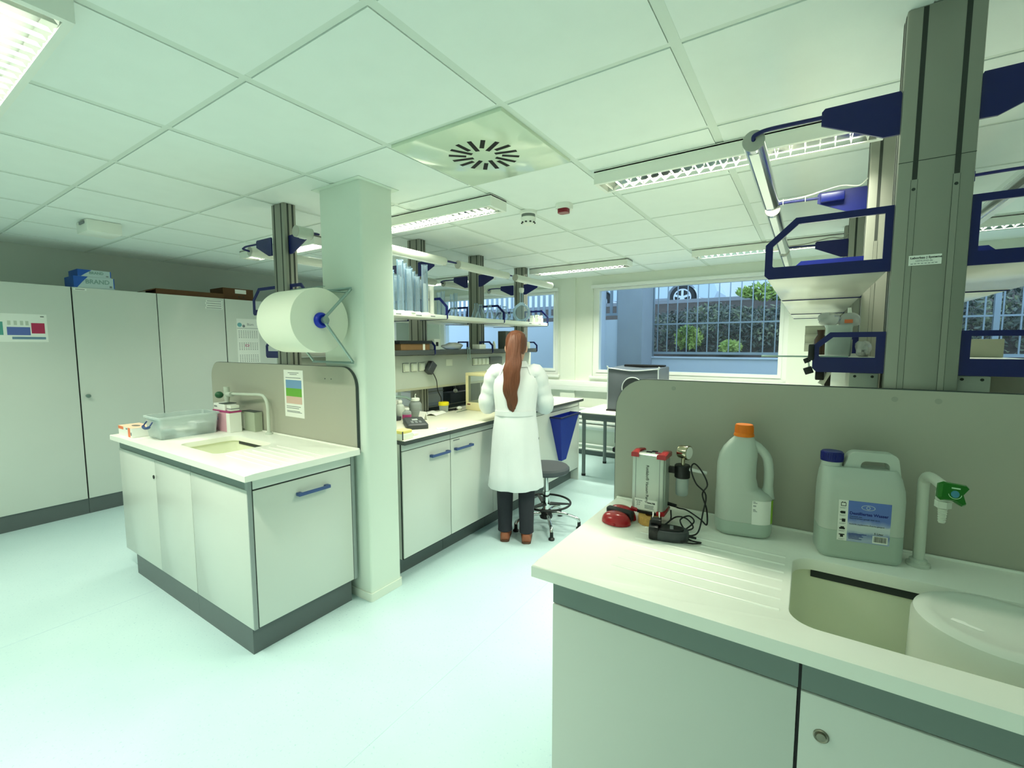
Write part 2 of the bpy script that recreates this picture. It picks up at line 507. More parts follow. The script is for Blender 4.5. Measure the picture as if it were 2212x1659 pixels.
# smoke detector and alarm
t = thing('smoke_detector', 'round white smoke detector hanging at a ceiling grid crossing', 'smoke detector', (-1.637, 2.70, ZC))
c = (-1.637, 2.70, ZC)
obj('base', B().lathe([(0.052, -0.022), (0.058, -0.018), (0.058, 0.0)], c), M_white, t)
obj('grille_band', B().lathe([(0.046, -0.042), (0.046, -0.022)], c), mat('vent_grey', rgb(120, 128, 124), 0.6), t)
obj('dome', B().lathe([(0.02, -0.092), (0.036, -0.086), (0.048, -0.066), (0.052, -0.045), (0.046, -0.04)], c), M_white, t)
bb = B()
for k in range(9):
    a = 2*PI*k/9
    bb.sphere((c[0]+0.043*math.cos(a), c[1]+0.043*math.sin(a), ZC-0.076), 0.0085, (1,1,0.6), 8, 6)
obj('sensor_opening', bb, M_black, t)
t = thing('fire_alarm', 'small white ceiling sounder with a dark red lens', 'alarm', (-1.36, 2.69, ZC))
obj('housing', B().prism(rrect(-1.41, -1.31, 2.645, 2.735, 0.03, 4), 'xy', ZC-0.035, ZC-0.0005), M_white, t)
obj('lens', B().prism(rrect(-1.395, -1.325, 2.648, 2.712, 0.02, 4), 'xy', ZC-0.06, ZC-0.034), mat('dark_red_lens', rgb(120, 14, 30), 0.2), t)
t = thing('ceiling_box', 'white box mounted on the ceiling in front of the wall cabinets', 'box', (-4.42, 1.20, ZC))
obj('case', B().box(-4.55, -4.32, 1.10, 1.30, ZC-0.085, ZC-0.001, 0.006), M_white, t)
obj('bracket', B().box(-4.46, -4.36, 1.092, 1.10, ZC-0.03, ZC-0.012), M_inkgrey, t)
# ------------------------------------------------------------------ sink islands
def blue_handle(name, parent, p0, p1, out, drop=0.016):
    """bar pull between two points, standing off along out"""
    p0, p1, out = Vector(p0), Vector(p1), Vector(out)
    d = (p1-p0).normalized(); up = d.cross(out).normalized()
    b = B()
    b.obox((p0+p1)/2 + out*0.026, d*((p1-p0).length/2), out*0.005, up*(drop/2), 0.003)
    for p in (p0+d*0.012, p1-d*0.012):
        b.obox(p + out*0.013, d*0.012, out*0.0135, up*(drop/2), 0.003)
    return obj(name, b, M_handle, parent, label='slate blue bar handle')

def sink_top(name, label, x0, x1, y0, y1, hx0, hx1, hy0, hy1, grooves, slot):
    """white worktop with an undermounted basin and a fluted draining area"""
    zt, zb = 0.91, 0.878
    r = 0.055
    root = thing(name, label, 'sink', ((x0+x1)/2, (y0+y1)/2, zb))
    b = B()
    n = 8
    # slab around the rounded hole
    inner = rrect(hx0, hx1, hy0, hy1, r, n)
    cx, cy = (hx0+hx1)/2, (hy0+hy1)/2
    outer = []
    for k, (px, py) in enumerate(inner):
        q, s = divmod(k, n+1)
        cnr = [(x0, y0), (x1, y0), (x1, y1), (x0, y1)][q]
        f = s/n
        # half of the arc slides along each outer side
        if q == 0: pt = (x0, hy0+r + (y0-hy0-r)*min(1, f*2)) if f <= 0.5 else (x0 + (hx0+r-x0)*(f-0.5)*2, y0)
        if q == 1: pt = (hx1-r + (x1-hx1+r)*f*2, y0) if f <= 0.5 else (x1, y0 + (hy0+r-y0)*(f-0.5)*2)
        if q == 2: pt = (x1, hy1-r + (y1-hy1+r)*f*2) if f <= 0.5 else (x1 + (hx1-r-x1)*(f-0.5)*2, y1)
        if q == 3: pt = (hx0+r + (x0-hx0-r)*f*2, y1) if f <= 0.5 else (x0, y1 + (hy1-r-y1)*(f-0.5)*2)
        outer.append(pt)
    b.ringprism(outer, inner, 'xy', zb, zt)
    es = [e for e in b.bm.edges if all(abs(v.co.z-zt) < 1e-6 for v in e.verts) and len(e.link_faces) == 2 and any(abs(f.normal.z) < 0.1 or f.calc_center_median().z < zt-1e-4 for f in e.link_faces)]
    bmesh.ops.bevel(b.bm, geom=es, offset=0.004, segments=2, profile=0.5, affect='EDGES')
    # draining flutes
    gx0, gx1, gy0, gy1, k = grooves
    for q in range(k):
        y = gy0 + (gy1-gy0)*q/(k-1)
        b.prism([(y-0.008, zt-0.001), (y-0.004, zt+0.0016), (y+0.004, zt+0.0016), (y+0.008, zt-0.001)], 'yz', gx0, gx1)
    # upstand at the back
    b.box(x0, x1, y1-0.012, y1-0.001, zt-0.002, zt+0.006, 0.003)
    obj('worktop', b, M_top, root)
    bb = B()
    rings = []
    for (dz, off, rr) in ((zb+0.001, -0.012, r+0.012), (zb-0.02, -0.010, r+0.01), (zb-0.15, 0.004, r), (zb-0.172, 0.018, r), (zb-0.18, 0.045, r)):
        rings.append([(p[0], p[1], dz) for p in rrect(hx0+off, hx1-off, hy0+off, hy1-off, max(rr-off*0.2, 0.02), n)])
    bb.loft(rings, False, True)
    bas = obj('basin', bb, mat('basin_composite', rgb(236, 240, 216), 0.35), root)
    obj('overflow_slot', B().box(slot[0], slot[1], hy1+0.006, hy1+0.0102, zb-0.022, zb-0.002), M_seam, root, label='overflow slot under the back rim, its shade painted as a dark strip')  # dark strip on the basin wall, painted for the shade inside the slot
    obj('drain', B().lathe([(0.03, 0), (0.034, 0.002), (0.0, 0.0022)], (cx, cy, zb-0.1795)), M_chrome, root)
    return root

lt = sink_top('sink_worktop', 'white sink worktop with the clear storage tub, on the island beside the column', -3.86, -2.115, 1.013, 1.645, -3.15, -2.67, 1.14, 1.46, (-2.60, -2.16, 1.16, 1.44, 7), (-3.11, -2.72))
rt = sink_top('sink_worktop', 'white sink worktop in the foreground with the vacuum pump and canisters', -0.60, 1.10, 1.007, 1.66, -0.012, 0.50, 1.095, 1.462, (-0.42, -0.03, 1.13, 1.43, 7), (0.03, 0.45))

def splash(name, label, x0, x1, y0, y1, zt, r=0.115, z0=0.879):
    root = thing(name, label, 'splash panel', ((x0+x1)/2, y0, 0.88))
    o = [(x, z) for x, z in rrect(x0, x1, z0, zt, r, 8, (0,0,1,1))]
    obj('board', B().prism(o, 'xz', y0, y1-0.001), M_pan, root)
    o2 = [(x, z) for x, z in rrect(x0-0.0022, x1+0.0022, z0, zt+0.0022, r+0.002, 8, (0,0,1,1))]
    obj('edge_band', B().ringprism(o2, o, 'xz', y0+0.0015, y1-0.001), M_edge, root)
    return root
sl = splash('splash_panel', 'grey splash panel with rounded top corners and a coloured notice, behind the far sink', -3.86, -2.14, 1.646, 1.666, 1.374)
sr = splash('splash_panel', 'big grey splash panel with a rounded corner behind the foreground sink', -0.612, 1.10, 1.661, 1.681, 1.371, z0=0.001)
for x in (0.208, 0.30, -0.40): obj('screw_cap', B().cyl((x, 1.6602, 1.344), (x, 1.6612, 1.344), 0.0075, n=16), mat('screw_cap_grey', rgb(158, 160, 148), 0.5), sr)
for x in (-2.42, -2.36): obj('screw_cap', B().cyl((x, 1.6452, 1.30), (x, 1.6462, 1.30), 0.004, n=12), M_edge, sl)

def base_unit(name, label, x0, x1, yf, yb, doors, face='front', handle=None, lock=None, fascia=True, stile=0.0):
    root = thing(name, label, 'cabinet', ((x0+x1)/2, (yf+yb)/2, 0))
    obj('carcass', B().box(x0, x1, yf+0.02, yb, 0.13, 0.877), M_lam, root)
    return root

# far sink island: sink cabinet (doors to the viewer) and end cabinet (door to the aisle)
yf = 1.047
t = thing('sink_cabinet', 'grey cabinet with a key lock under the far sink, beside the tall wall cabinets', 'cabinet', (-3.3, 1.35, 0))
obj('carcass', B().box(-3.825, -2.768, yf+0.019, 1.64, 0.13, 0.69).box(-3.825, -3.78, yf+0.021, 1.64, 0.69, 0.876), M_lam, t)
obj('fascia', B().box(-3.825, -2.768, yf+0.004, yf+0.02, 0.822, 0.872), M_fascia, t, label='slate strip under the worktop')
d1 = obj('door', B().box(-3.825, -3.245, yf, yf+0.018, 0.132, 0.820, 0.0015), M_lam, t)
d2 = obj('door', B().box(-3.242, -2.770, yf, yf+0.018, 0.132, 0.820, 0.0015), M_lam, t)
obj('lock', B().lathe([(0.011, 0), (0.011, 0.004), (0.008, 0.005)], (-3.265, yf, 0.712), (0,-1,0)), M_slot, d1)
obj('plinth', B().box(-3.655, -2.768, yf+0.003, 1.60, 0.0, 0.131), M_plinth, t)
t = thing('end_cabinet', 'grey end cabinet with one blue bar handle facing the aisle, left of the white column', 'cabinet', (-2.45, 1.35, 0))
obj('carcass', B().box(-2.765, -2.192, yf+0.021, 1.643, 0.13, 0.69).box(-2.60, -2.192, yf+0.021, 1.643, 0.69, 0.876), M_lam, t)
obj('fascia', B().box(-2.765, -2.178, yf+0.004, yf+0.02, 0.822, 0.872), M_fascia, t, label='slate strip under the worktop')
obj('side_panel', B().box(-2.763, -2.176, yf, yf+0.018, 0.132, 0.820, 0.0015), M_lam, t)
for ya, yb in ((yf+0.001, yf+0.020), (1.622, 1.643)): obj('stile', B().box(-2.192, -2.170, ya, yb, 0.132, 0.877), mat('grey_edge_trim', rgb(150, 160, 158), 0.4), t)
obj('door_gap', B().box(-2.1915, -2.176, yf+0.020, 1.622, 0.131, 0.877), M_seam, t)
dr = obj('door', B().box(-2.190, -2.170, yf+0.026, 1.618, 0.134, 0.812, 0.0015), M_lam, t)
obj('rail_panel', B().box(-2.190, -2.170, yf+0.026, 1.618, 0.820, 0.874, 0.0015), M_lam, t)
blue_handle('handle', dr, (-2.170, 1.285, 0.738), (-2.170, 1.468, 0.738), (1, 0, 0), 0.018)
obj('plinth', B().box(-2.767, -2.193, yf+0.003, 1.615, 0.0, 0.131), M_plinth, t)

# foreground island base
yf2 = 1.042
t = thing('sink_cabinet', 'grey cabinet under the draining area of the foreground sink, beside the floor', 'cabinet', (-0.27, 1.35, 0))
obj('carcass', B().box(-0.553, -0.07, yf2+0.021, 1.655, 0.13, 0.876).box(-0.07, 0.011, yf2+0.021, 1.655, 0.13, 0.69), M_lam, t)
obj('fascia', B().box(-0.553, 0.011, yf2+0.003, yf2+0.02, 0.802, 0.870), M_fascia, t, label='slate strip under the worktop')
obj('door', B().box(-0.553, 0.010, yf2, yf2+0.018, 0.132, 0.799, 0.0015), M_lam, t)
obj('plinth', B().box(-0.53, 0.011, yf2+0.02, 1.62, 0.0, 0.131), M_plinth, t)
t = thing('sink_cabinet', 'grey cabinet door with a round key lock under the foreground basin', 'cabinet', (0.3, 1.35, 0))
obj('carcass', B().box(0.0165, 0.60, yf2+0.031, 1.655, 0.13, 0.69), M_lam, t)
obj('fascia', B().box(0.0165, 0.60, yf2+0.003, yf2+0.02, 0.802, 0.870), M_fascia, t, label='slate strip under the worktop')
d = obj('door', B().box(0.0165, 0.60, yf2, yf2+0.018, 0.132, 0.799, 0.0015), M_lam, t)
lk = B().lathe([(0.0135, 0), (0.0135, 0.002), (0.0115, 0.0035), (0.0085, 0.0025), (0.008, 0.0055), (0.002, 0.0058)], (0.054, yf2, 0.719), (0,-1,0), 28)
l = obj('lock', lk, mat('lock_nickel', rgb(150, 146, 132), 0.3, 0.9), d)
obj('seam', B().box(0.0112, 0.0162, yf2+0.010, yf2+0.030, 0.132, 0.870), M_black, t)
obj('plinth', B().box(0.012, 0.60, yf2+0.02, 1.62, 0.0, 0.131), M_plinth, t)
t = thing('sink_cabinet', 'grey cabinet at the far right end of the foreground sink island', 'cabinet', (0.85, 1.35, 0))
obj('carcass', B().box(0.604, 1.07, yf2+0.021, 1.655, 0.0, 0.876), M_lam, t)
obj('door', B().box(0.605, 1.07, yf2, yf2+0.018, 0.132, 0.799, 0.0015), M_lam, t)
obj('fascia', B().box(0.605, 1.07, yf2+0.003, yf2+0.02, 0.802, 0.870), M_fascia, t)

# ------------------------------------------------------------------ workbenches behind the sinks (both sides of each island)
def bench(label, x0, x1, y0, y1):
    t = thing('workbench_top', label, 'worktop', ((x0+x1)/2, (y0+y1)/2, 0.882))
    obj('slab', B().box(x0+0.002, x1-0.002, y0+0.002, y1-0.002, 0.887, 0.9102), M_bench, t, smooth=0)
    o = rrect(x0, x1, y0, y1, 0.001, which=(0,0,0,0)); k = rrect(x0+0.002, x1-0.002, y0+0.002, y1-0.002, 0.001, which=(0,0,0,0))
    obj('edge_band', B().ringprism(o, k, 'xy', 0.884, 0.9095).box(x0+0.003, x1-0.003, y0+0.003, y1-0.003, 0.883, 0.887), M_edge, t, smooth=0)
    return t
bench('cream workbench top with a dark edge, in front of the person', -2.79, -2.052, 1.925, 4.56)
bench('workbench top on the far side of the middle island, towards the wall cabinets', -3.72, -2.98, 1.70, 4.56)
bench('workbench top behind the foreground splash panel, on the aisle side', -0.60, 0.10, 1.70, 4.45)
bench('workbench top behind the foreground splash panel, on the far right side', 0.42, 1.10, 1.70, 4.45)

def bench_cabinet(label, y0, y1, handle=None, hinge=True, tagplate=False, xf=-2.10):
    t = thing('bench_cabinet', label, 'cabinet', (xf-0.3, (y0+y1)/2, 0), 'cabinets under the middle workbench')
    obj('carcass', B().box(xf-0.55, xf-0.02, y0, y1, 0.13, 0.882), M_lam, t)
    obj('door_gap', B().box(xf-0.019, xf-0.008, y0+0.001, y1-0.001, 0.131, 0.881), M_seam, t)
    d = obj('door', B().box(xf-0.018, xf, y0+0.002, y1-0.002, 0.140, 0.832, 0.0012), M_lam, t)
    obj('rail_panel', B().box(xf-0.018, xf, y0+0.002, y1-0.002, 0.837, 0.880, 0.0012), M_lam, t)
    if handle: blue_handle('handle', d, (xf, handle[0], 0.757), (xf, handle[1], 0.757), (1, 0, 0), 0.018)
    if tagplate: obj('tag_plate', B().box(xf, xf+0.001, y0+0.03, y0+0.10, 0.815, 0.823), M_inkgrey, d)
    obj('plinth', B().box(xf-0.52, xf-0.087, y0, y1, 0.0, 0.1295), M_plinth, t)
    return t
bench_cabinet('grey bench cabinet with blue handle nearest the white column', 1.945, 2.40, (2.19, 2.375))
bench_cabinet('grey bench cabinet with blue handle and small tag, left of the person', 2.403, 2.915, (2.44, 2.635), tagplate=True)
bench_cabinet('grey bench cabinet directly behind the person', 2.918, 3.42)
dcab = bench_cabinet('grey bench cabinet with the blue waste bin hanging on it', 3.423, 4.53)
b = B().lathe([(0.032, 0), (0.032, 0.012), (0.024, 0.014), (0.020, 0.006)], (-2.10, 3.95, 0.17), (1,0,0))
# cabinets under the other benches (plain rows towards the far aisles)
for (xa, xb, y0, y1, lb) in ((-3.66, -3.10, 1.72, 4.53, 'grey cabinet row under the far side of the middle island'), (-0.55, 0.05, 1.75, 4.42, 'grey cabinet row behind the foreground splash panel'), (0.48, 1.05, 1.75, 4.42, 'grey cabinet row at the far right of the near island')):
    t = thing('bench_cabinet', lb, 'cabinet', ((xa+xb)/2, (y0+y1)/2, 0), 'cabinet rows hidden behind the islands')
    obj('carcass', B().box(xa, xb, y0, y1, 0.13, 0.882), M_lam, t)
    obj('plinth', B().box(xa+0.05, xb-0.05, y0, y1, 0.0, 0.13), M_plinth, t)

# end panel of the middle island by the window
obj('end_panel', B().box(-2.65, -2.10, 4.532, 4.552, 0.0, 0.882), M_lam, dcab)

# ------------------------------------------------------------------ tall wall cabinets
XF = -5.335
def tall_unit(label, y0, y1, knob):
    t = thing('tall_cabinet', label, 'cabinet', (XF-0.28, (y0+y1)/2, 0), 'tall grey cabinets along the left wall')
    obj('carcass', B().box(X0+0.002, XF-0.02, y0+0.001, y1-0.001, 0.13, 2.005), M_lam, t)
    obj('door_gap', B().box(XF-0.021, XF-0.010, y0+0.001, y1-0.001, 0.13, 2.0), M_seam, t)
    ym = (y0+y1)/2
    da = obj('door', B().box(XF-0.018, XF, y0+0.004, ym-0.004, 0.138, 2.004, 0.0015), M_lam, t)
    db = obj('door', B().box(XF-0.018, XF, ym+0.004, y1-0.004, 0.138, 2.004, 0.0015), M_lam, t)
    obj('knob', B().lathe([(0.014, 0), (0.012, 0.004), (0.010, 0.022), (0.017, 0.026), (0.016, 0.033), (0.004, 0.035)], (XF, knob, 1.057), (1,0,0)), M_steel, da if knob < ym else db)
    obj('plinth', B().box(X0+0.01, XF-0.008, y0, y1, 0.0, 0.137), M_plinth, t)
    return t
tall_unit('tall grey wall cabinet at the very left, nearest the viewer', -1.236, -0.008, -0.1)
tall_unit('tall grey wall cabinet with the colour-block poster on its door', -0.006, 1.222, 0.05)
tall_unit('tall grey wall cabinet with boxes on top and a small knob, behind the sink island', 1.224, 2.445, 1.272)
tall_unit('tall grey wall cabinet with the wall calendar, behind the paper roll', 2.447, 3.668, 3.1)
tall_unit('tall grey wall cabinet at the far end by the window wall', 3.670, 4.89, 3.75)

# ------------------------------------------------------------------ service columns (aluminium profiles up to the ceiling)
def service_column(label, x0, x1, y0, top=ZC, slots_from=1.95, plate=False):
    y1 = y0+0.082
    t = thing('service_column', label, 'profile column', ((x0+x1)/2, y0+0.04, 0), 'aluminium profile columns of the two islands')
    zb = 0.912
    b = B().prism(rrect(x0, x1, y0, y1, 0.006, 2), 'xy', 0.0, top-0.001)
    obj('profile', b, M_alu, t)
    w = 0.011
    for sx in (0.20, 0.74):
        xs = x0 + (x1-x0)*sx
        obj('slot', B().box(xs, xs+w, y0-0.0008, y0+0.002, slots_from, top-0.003), M_slot, t, smooth=0)
        obj('cover_strip', B().box(xs-0.001, xs+w+0.001, y0-0.0012, y0+0.001, zb, slots_from), M_alu, t, smooth=0)
        obj('seam', B().box(xs-0.0018, xs-0.0008, y0-0.0010, y0+0.001, zb, slots_from).box(xs+w+0.0008, xs+w+0.0018, y0-0.0010, y0+0.001, zb, slots_from), M_slot, t, smooth=0)
    for ys in (0.25, 0.65):
        yy = y0 + 0.082*ys
        obj('slot', B().box(x1-0.001, x1+0.0008, yy, yy+0.012, zb, top-0.003).box(x0-0.0008, x0+0.001, yy, yy+0.012, zb, top-0.003), M_slot, t, smooth=0)
    return t
CR = [(1.685, 'wide aluminium profile column with the maker plate, behind the foreground sink'), (2.57, 'second aluminium profile column of the near island, brightly lit by the batten'), (3.79, 'third aluminium profile column of the near island, deep behind the blue shelf bracket'), (4.36, 'last aluminium profile column of the near island by the window')]
cr = [service_column(l, 0.182, 0.340, y) for y, l in CR]
CL = [(1.670, 'slim profile column left of the white column, with blue lamp arms'), (2.86, 'profile column just right of the white column, behind the measuring cylinders'), (3.70, 'middle profile column over the person\'s bench'), (4.56, 'profile column at the window end of the person\'s bench, behind the round flask')]
cl = [service_column(l, -2.962, -2.82, y, slots_from=1.2) for y, l in CL]
# screws, joint line and maker plate on the foreground column
for x, zs in ((0.2185, (2.078, 2.001, 1.924)), (0.3045, (2.078, 2.001, 1.924))):
    for z in zs: obj('screw', B().cyl((x, 1.6832, z), (x, 1.6852, z), 0.0042, n=12), M_slot, cr[0])
obj('joint_line', B().box(0.183, 0.339, 1.6842, 1.6855, 1.9985, 2.0), M_slot, cr[0], smooth=0)
pl = obj('maker_plate', B().box(0.219, 0.287, 1.6826, 1.6848, 1.717, 1.744), M_paper, cr[0], smooth=0)
FM = lambda x, z, y=1.6824: frame_M((x, y, z), (1,0,0), (0,0,1))
obj('lettering', text_mesh('Laborbau | Systeme', 0.0082, FM(0.2222, 1.7345), bold=0.0002), M_ink, pl, smooth=0)
obj('lettering', text_mesh('HEMLING.de', 0.0062, FM(0.2335, 1.7265), sx=1.05), M_inkgrey, pl, smooth=0)
b = B()
for k in range(8): b.box(0.2235+0.0072*k, 0.2285+0.0072*k, 1.6822, 1.6826, 1.7205, 1.7222)
obj('fine_print', b, M_inkgrey, pl, smooth=0)

# ------------------------------------------------------------------ shelves with blue end brackets
def bracket_bm(xi, s, y, z0, depth, h, cham, bar, lo, top):
    """frame-shaped end bracket; xi = column face, s = direction of the shelf"""
    X = lambda d: xi + s*d
    outer = [(X(0), z0), (X(depth-0.012), z0), (X(depth), z0+0.012), (X(depth), z0+h-cham), (X(depth-cham*1.05), z0+h), (X(0), z0+h)]
    inner = [(X(top), z0+lo), (X(depth-bar-0.004), z0+lo), (X(depth-bar), z0+lo+0.004), (X(depth-bar), z0+h-cham-0.006), (X(depth-cham*1.05-0.008), z0+h-bar*0.95), (X(top), z0+h-bar*0.95)]
    return B().ringprism(outer, inner, 'xz', y-0.004, y+0.004)
def shelf(label, xi, s, y0, y1, z0, depth, h, cham, bar, lo, top, at_start=True, at_end=False, group=None, board=None, name='bench_shelf', lipz=None):
    t = thing(name, label, 'shelf', (xi+s*depth/2, (y0+y1)/2, z0), group)
    xa, xb = sorted((xi + s*0.004, xi + s*(depth-0.006)))
    obj('board', B().box(xa, xb, y0+0.005, y1-0.005, z0+0.004, z0+lo-0.002, 0.002), board or M_lam, t)
    if at_start: obj('bracket', bracket_bm(xi, s, y0, z0, depth, h, cham, bar, lo, top), M_blue, t, smooth=0, label='navy blue end bracket')
    if at_end: obj('bracket', bracket_bm(xi, s, y1, z0, depth, h, cham, bar, lo, top), M_blue, t, smooth=0, label='navy blue end bracket')
    return t
UP = dict(z0=1.708, depth=0.316, h=0.184, cham=0.076, bar=0.021, lo=0.037, top=0.019)
LO = dict(z0=1.414, depth=0.174, h=0.122, cham=0.040, bar=0.016, lo=0.046, top=0.021)
ysR = [1.70, 2.585, 3.80, 4.44]
nm = ['nearest the viewer', 'second from the viewer', 'by the window']
for i in range(3):
    shelf('upper grey shelf, aisle side of the near island, ' + nm[i], 0.182, -1, ysR[i], ysR[i+1], group='upper shelves of the near island', at_end=(i == 2), **UP)
    shelf('upper shelf, right side of the near island, ' + nm[i], 0.340, 1, ysR[i], ysR[i+1], group='upper shelves of the near island', at_end=(i == 2), **UP)
    shelf('low narrow shelf, aisle side of the near island, ' + nm[i], 0.182, -1, ysR[i], ysR[i+1], group='low shelves of the near island', at_end=(i == 2), **LO)
    shelf('low narrow shelf, right side of the near island, ' + nm[i], 0.340, 1, ysR[i], ysR[i+1], group='low shelves of the near island', at_end=(i == 2), **LO)
ysL = [1.69, 2.855, 3.69, 4.57]
nl = ['beside the white column', 'in the middle of the island', 'at the window end']
M_shelfdk = mat('dark_shelf_board', rgb(70, 76, 76), 0.5)
for i in range(3):
    shelf('upper white shelf over the person, ' + nl[i], -2.82, 1, ysL[i] if i else 1.93, ysL[i+1], group='upper shelves of the middle island', at_start=(i > 0), at_end=(i == 2), board=M_white, **UP)
    shelf('dark low shelf over the person, ' + nl[i], -2.82, 1, ysL[i] if i else 1.93, ysL[i+1], group='low shelves of the middle island', at_start=(i > 0), at_end=(i == 2), board=M_shelfdk, **LO)
    shelf('upper shelf facing the wall cabinets, ' + nl[i], -2.962, -1, ysL[i], ysL[i+1], group='upper shelves of the middle island', at_end=(i == 2), **UP)
    shelf('low shelf facing the wall cabinets, ' + nl[i], -2.962, -1, ysL[i], ysL[i+1], group='low shelves of the middle island', at_end=(i == 2), **LO)
tag(obj('bracket_piece', bracket_bm(-2.82, 1, 1.695, 1.708, 0.150, 0.184, 0.03, 0.021, 0.037, 0.019), M_blue), 'short navy bracket squeezed between the profile post and the white column', 'bracket')

# ------------------------------------------------------------------ socket rails along the islands
def rail(label, xf, s, y0, y1, xc):
    t = thing('socket_rail', label, 'socket rail', (xf, (y0+y1)/2, 1.12))
    xa, xb = sorted((xf, xc))
    obj('trunking', B().box(xa, xb, y0, y1, 1.125, 1.412, 0.003), mat('rail_grey', rgb(190, 198, 188), 0.4), t)
    xl, xr = sorted((xf, xf+s*0.004))
    obj('lower_lip', B().box(xl-0.01, xr, y0, y1, 1.122, 1.142, 0.002), mat('rail_lip', rgb(176, 178, 154), 0.45), t)
    return t
rl = rail('long grey socket rail under the low shelf over the person\'s bench', -2.752, 1, 1.93, 4.60, -2.80)
rail('socket rail on the wall-cabinet side of the middle island', -3.03, -1, 1.70, 4.60, -2.98)
rr = rail('grey socket rail with screwed end plate behind the foreground splash panel', 0.104, -1, 1.725, 4.42, 0.175)
r2 = rail('grey socket rail on the far right side of the near island', 0.412, 1, 1.725, 4.42, 0.345)
for x, q in ((0.118, rr), (0.160, rr), (0.355, r2), (0.395, r2)): obj('screw', B().cyl((x, 1.7235, 1.4025), (x, 1.7255, 1.4025), 0.004, n=12), M_slot, q)
M_sock = mat('socket_face', rgb(222, 228, 214), 0.35)
def sock(y, z=1.30):
    x = -2.752
    s = obj('socket', B().box(x, x+0.012, y-0.031, y+0.031, z-0.034, z+0.034, 0.003), M_sock, rl)
    obj('lid', B().box(x+0.011, x+0.020, y-0.025, y+0.025, z-0.026, z+0.028, 0.003), M_sock, s)
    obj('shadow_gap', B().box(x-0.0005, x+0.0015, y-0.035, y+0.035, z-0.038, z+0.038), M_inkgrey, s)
for y in (2.61, 2.70, 2.79): sock(y, 1.315)
for y in (3.52, 3.585, 3.65, 3.715): sock(y, 1.335)
obj('blank_plate', B().box(-2.752, -2.748, 3.10, 3.19, 1.31, 1.37, 0.002), M_sock, rl)
obj('breaker_box', B().box(-2.752, -2.735, 3.76, 3.98, 1.30, 1.375, 0.003), mat('breaker_grey', rgb(104, 110, 108), 0.4), rl)
tri = B().prism([(4.28, 1.30), (4.31, 1.30), (4.295, 1.345)], 'yz', -2.7515, -2.750)
obj('warning_mark', tri, M_edge, rl, smooth=0)

# ------------------------------------------------------------------ tubular lamps on navy arms
def arm_lamp(label, xi, s, ya, y0, y1, metal, reach=0.366, z=2.158, group=None, extra=True):
    t = thing('tube_lamp', label, 'lamp', (xi + s*reach, ya, z), group)
    X = lambda d: xi + s*d
    plate = [(X(0), 2.192), (X(0.004), 2.199), (X(0.176), 2.199), (X(0.184), 2.190), (X(0.184), 2.152), (X(0.036), 2.083), (X(0), 2.083)]
    p = obj('arm_plate', B().prism(plate, 'xz', ya-0.004, ya+0.004), M_blue, t, smooth=0, label='navy blue arm plate')
    xt = X(reach)
    rod = bez([(X(0.18), ya, 2.176), (X(reach-0.05), ya, 2.178), (X(reach-0.012), ya, 2.172), (X(reach-0.001), ya+0.002, z+0.008), (X(reach), y0+0.004, z)], 6)
    obj('arm_rod', B().tube(rod, 0.0065, 10), M_blue, t)
    r = 0.033
    obj('tube', B().lathe([(r, 0.001), (r, y1-y0-0.001)], (xt, y0, z), (0,1,0), 32), metal, t)
    obj('end_cap', B().lathe([(r-0.001, 0), (r, 0.001), (r, 0.004)], (xt, y0-0.002, z), (0,1,0), 32), mat('lamp_cap_grey', rgb(176, 178, 168), 0.45), t)
    obj('end_cap', B().lathe([(r, 0), (r, 0.003), (r-0.002, 0.005)], (xt, y1-0.003, z), (0,1,0), 32), mat('lamp_cap_grey', rgb(176, 178, 168), 0.45), t)
    obj('light_slit', B().box(xt-0.014, xt+0.014, y0+0.03, y1-0.03, z-r-0.0005, z-r+0.004), mat('lamp_lens', rgb(240, 244, 238), 0.3), t, smooth=0)
    return t
M_tubew = mat('lamp_tube_white', rgb(206, 212, 202), 0.3)
gR, gL = 'tubular lamps of the near island', 'tubular lamps of the middle island'
a1 = arm_lamp('shiny aluminium tube lamp on a navy arm, nearest the viewer', 0.182, -1, 1.70, 1.712, 2.50, M_tube, group=gR)
a2 = arm_lamp('second shiny tube lamp, hung behind the nearest one and its cobalt arm', 0.182, -1, 2.60, 2.612, 3.74, M_tube, group=gR)
a3 = arm_lamp('third shiny tube lamp, seen inside the upper shelf bracket', 0.182, -1, 3.80, 3.812, 4.42, M_tube, group=gR)
arm_lamp('tube lamp on a navy arm cut by the upper right edge', 0.340, 1, 1.70, 1.712, 2.50, M_tube, group=gR)
arm_lamp('second tube lamp on the far right side of the near island', 0.340, 1, 2.60, 2.612, 3.74, M_tube, group=gR)
arm_lamp('white tube lamp under the ceiling light, just right of the white column', -2.82, 1, 2.845, 1.95, 2.765, M_tubew, group=gL, reach=0.366).__setitem__('category', 'lamp')
arm_lamp('white tube lamp over the person, in the middle of the row', -2.82, 1, 3.69, 2.93, 3.66, M_tubew, group=gL)
arm_lamp('white tube lamp at the window end of the row, above the round flask', -2.82, 1, 4.55, 3.80, 4.54, M_tubew, group=gL)
arm_lamp('tube lamp on the wall-cabinet side beside the slim profile post', -2.962, -1, 1.665, 1.71, 2.70, M_tubew, group=gL)
arm_lamp('grey tube lamp on the wall-cabinet side, seen behind the measuring cylinders', -2.962, -1, 2.845, 2.87, 3.60, M_tubew, group=gL)
arm_lamp('grey tube lamp on the wall-cabinet side, seen left of the middle profile column', -2.962, -1, 3.69, 3.73, 4.45, M_tubew, group=gL)
arm_lamp('arm and lamp on the wall-cabinet side of the last profile column', -2.962, -1, 4.55, 4.56, 5.1, M_tubew, group=gL)
arm_lamp('hidden arm and lamp between slim profile post and white column', -2.82, 1, 1.70, 1.56, 1.655, M_tubew, group=gL, reach=0.30)
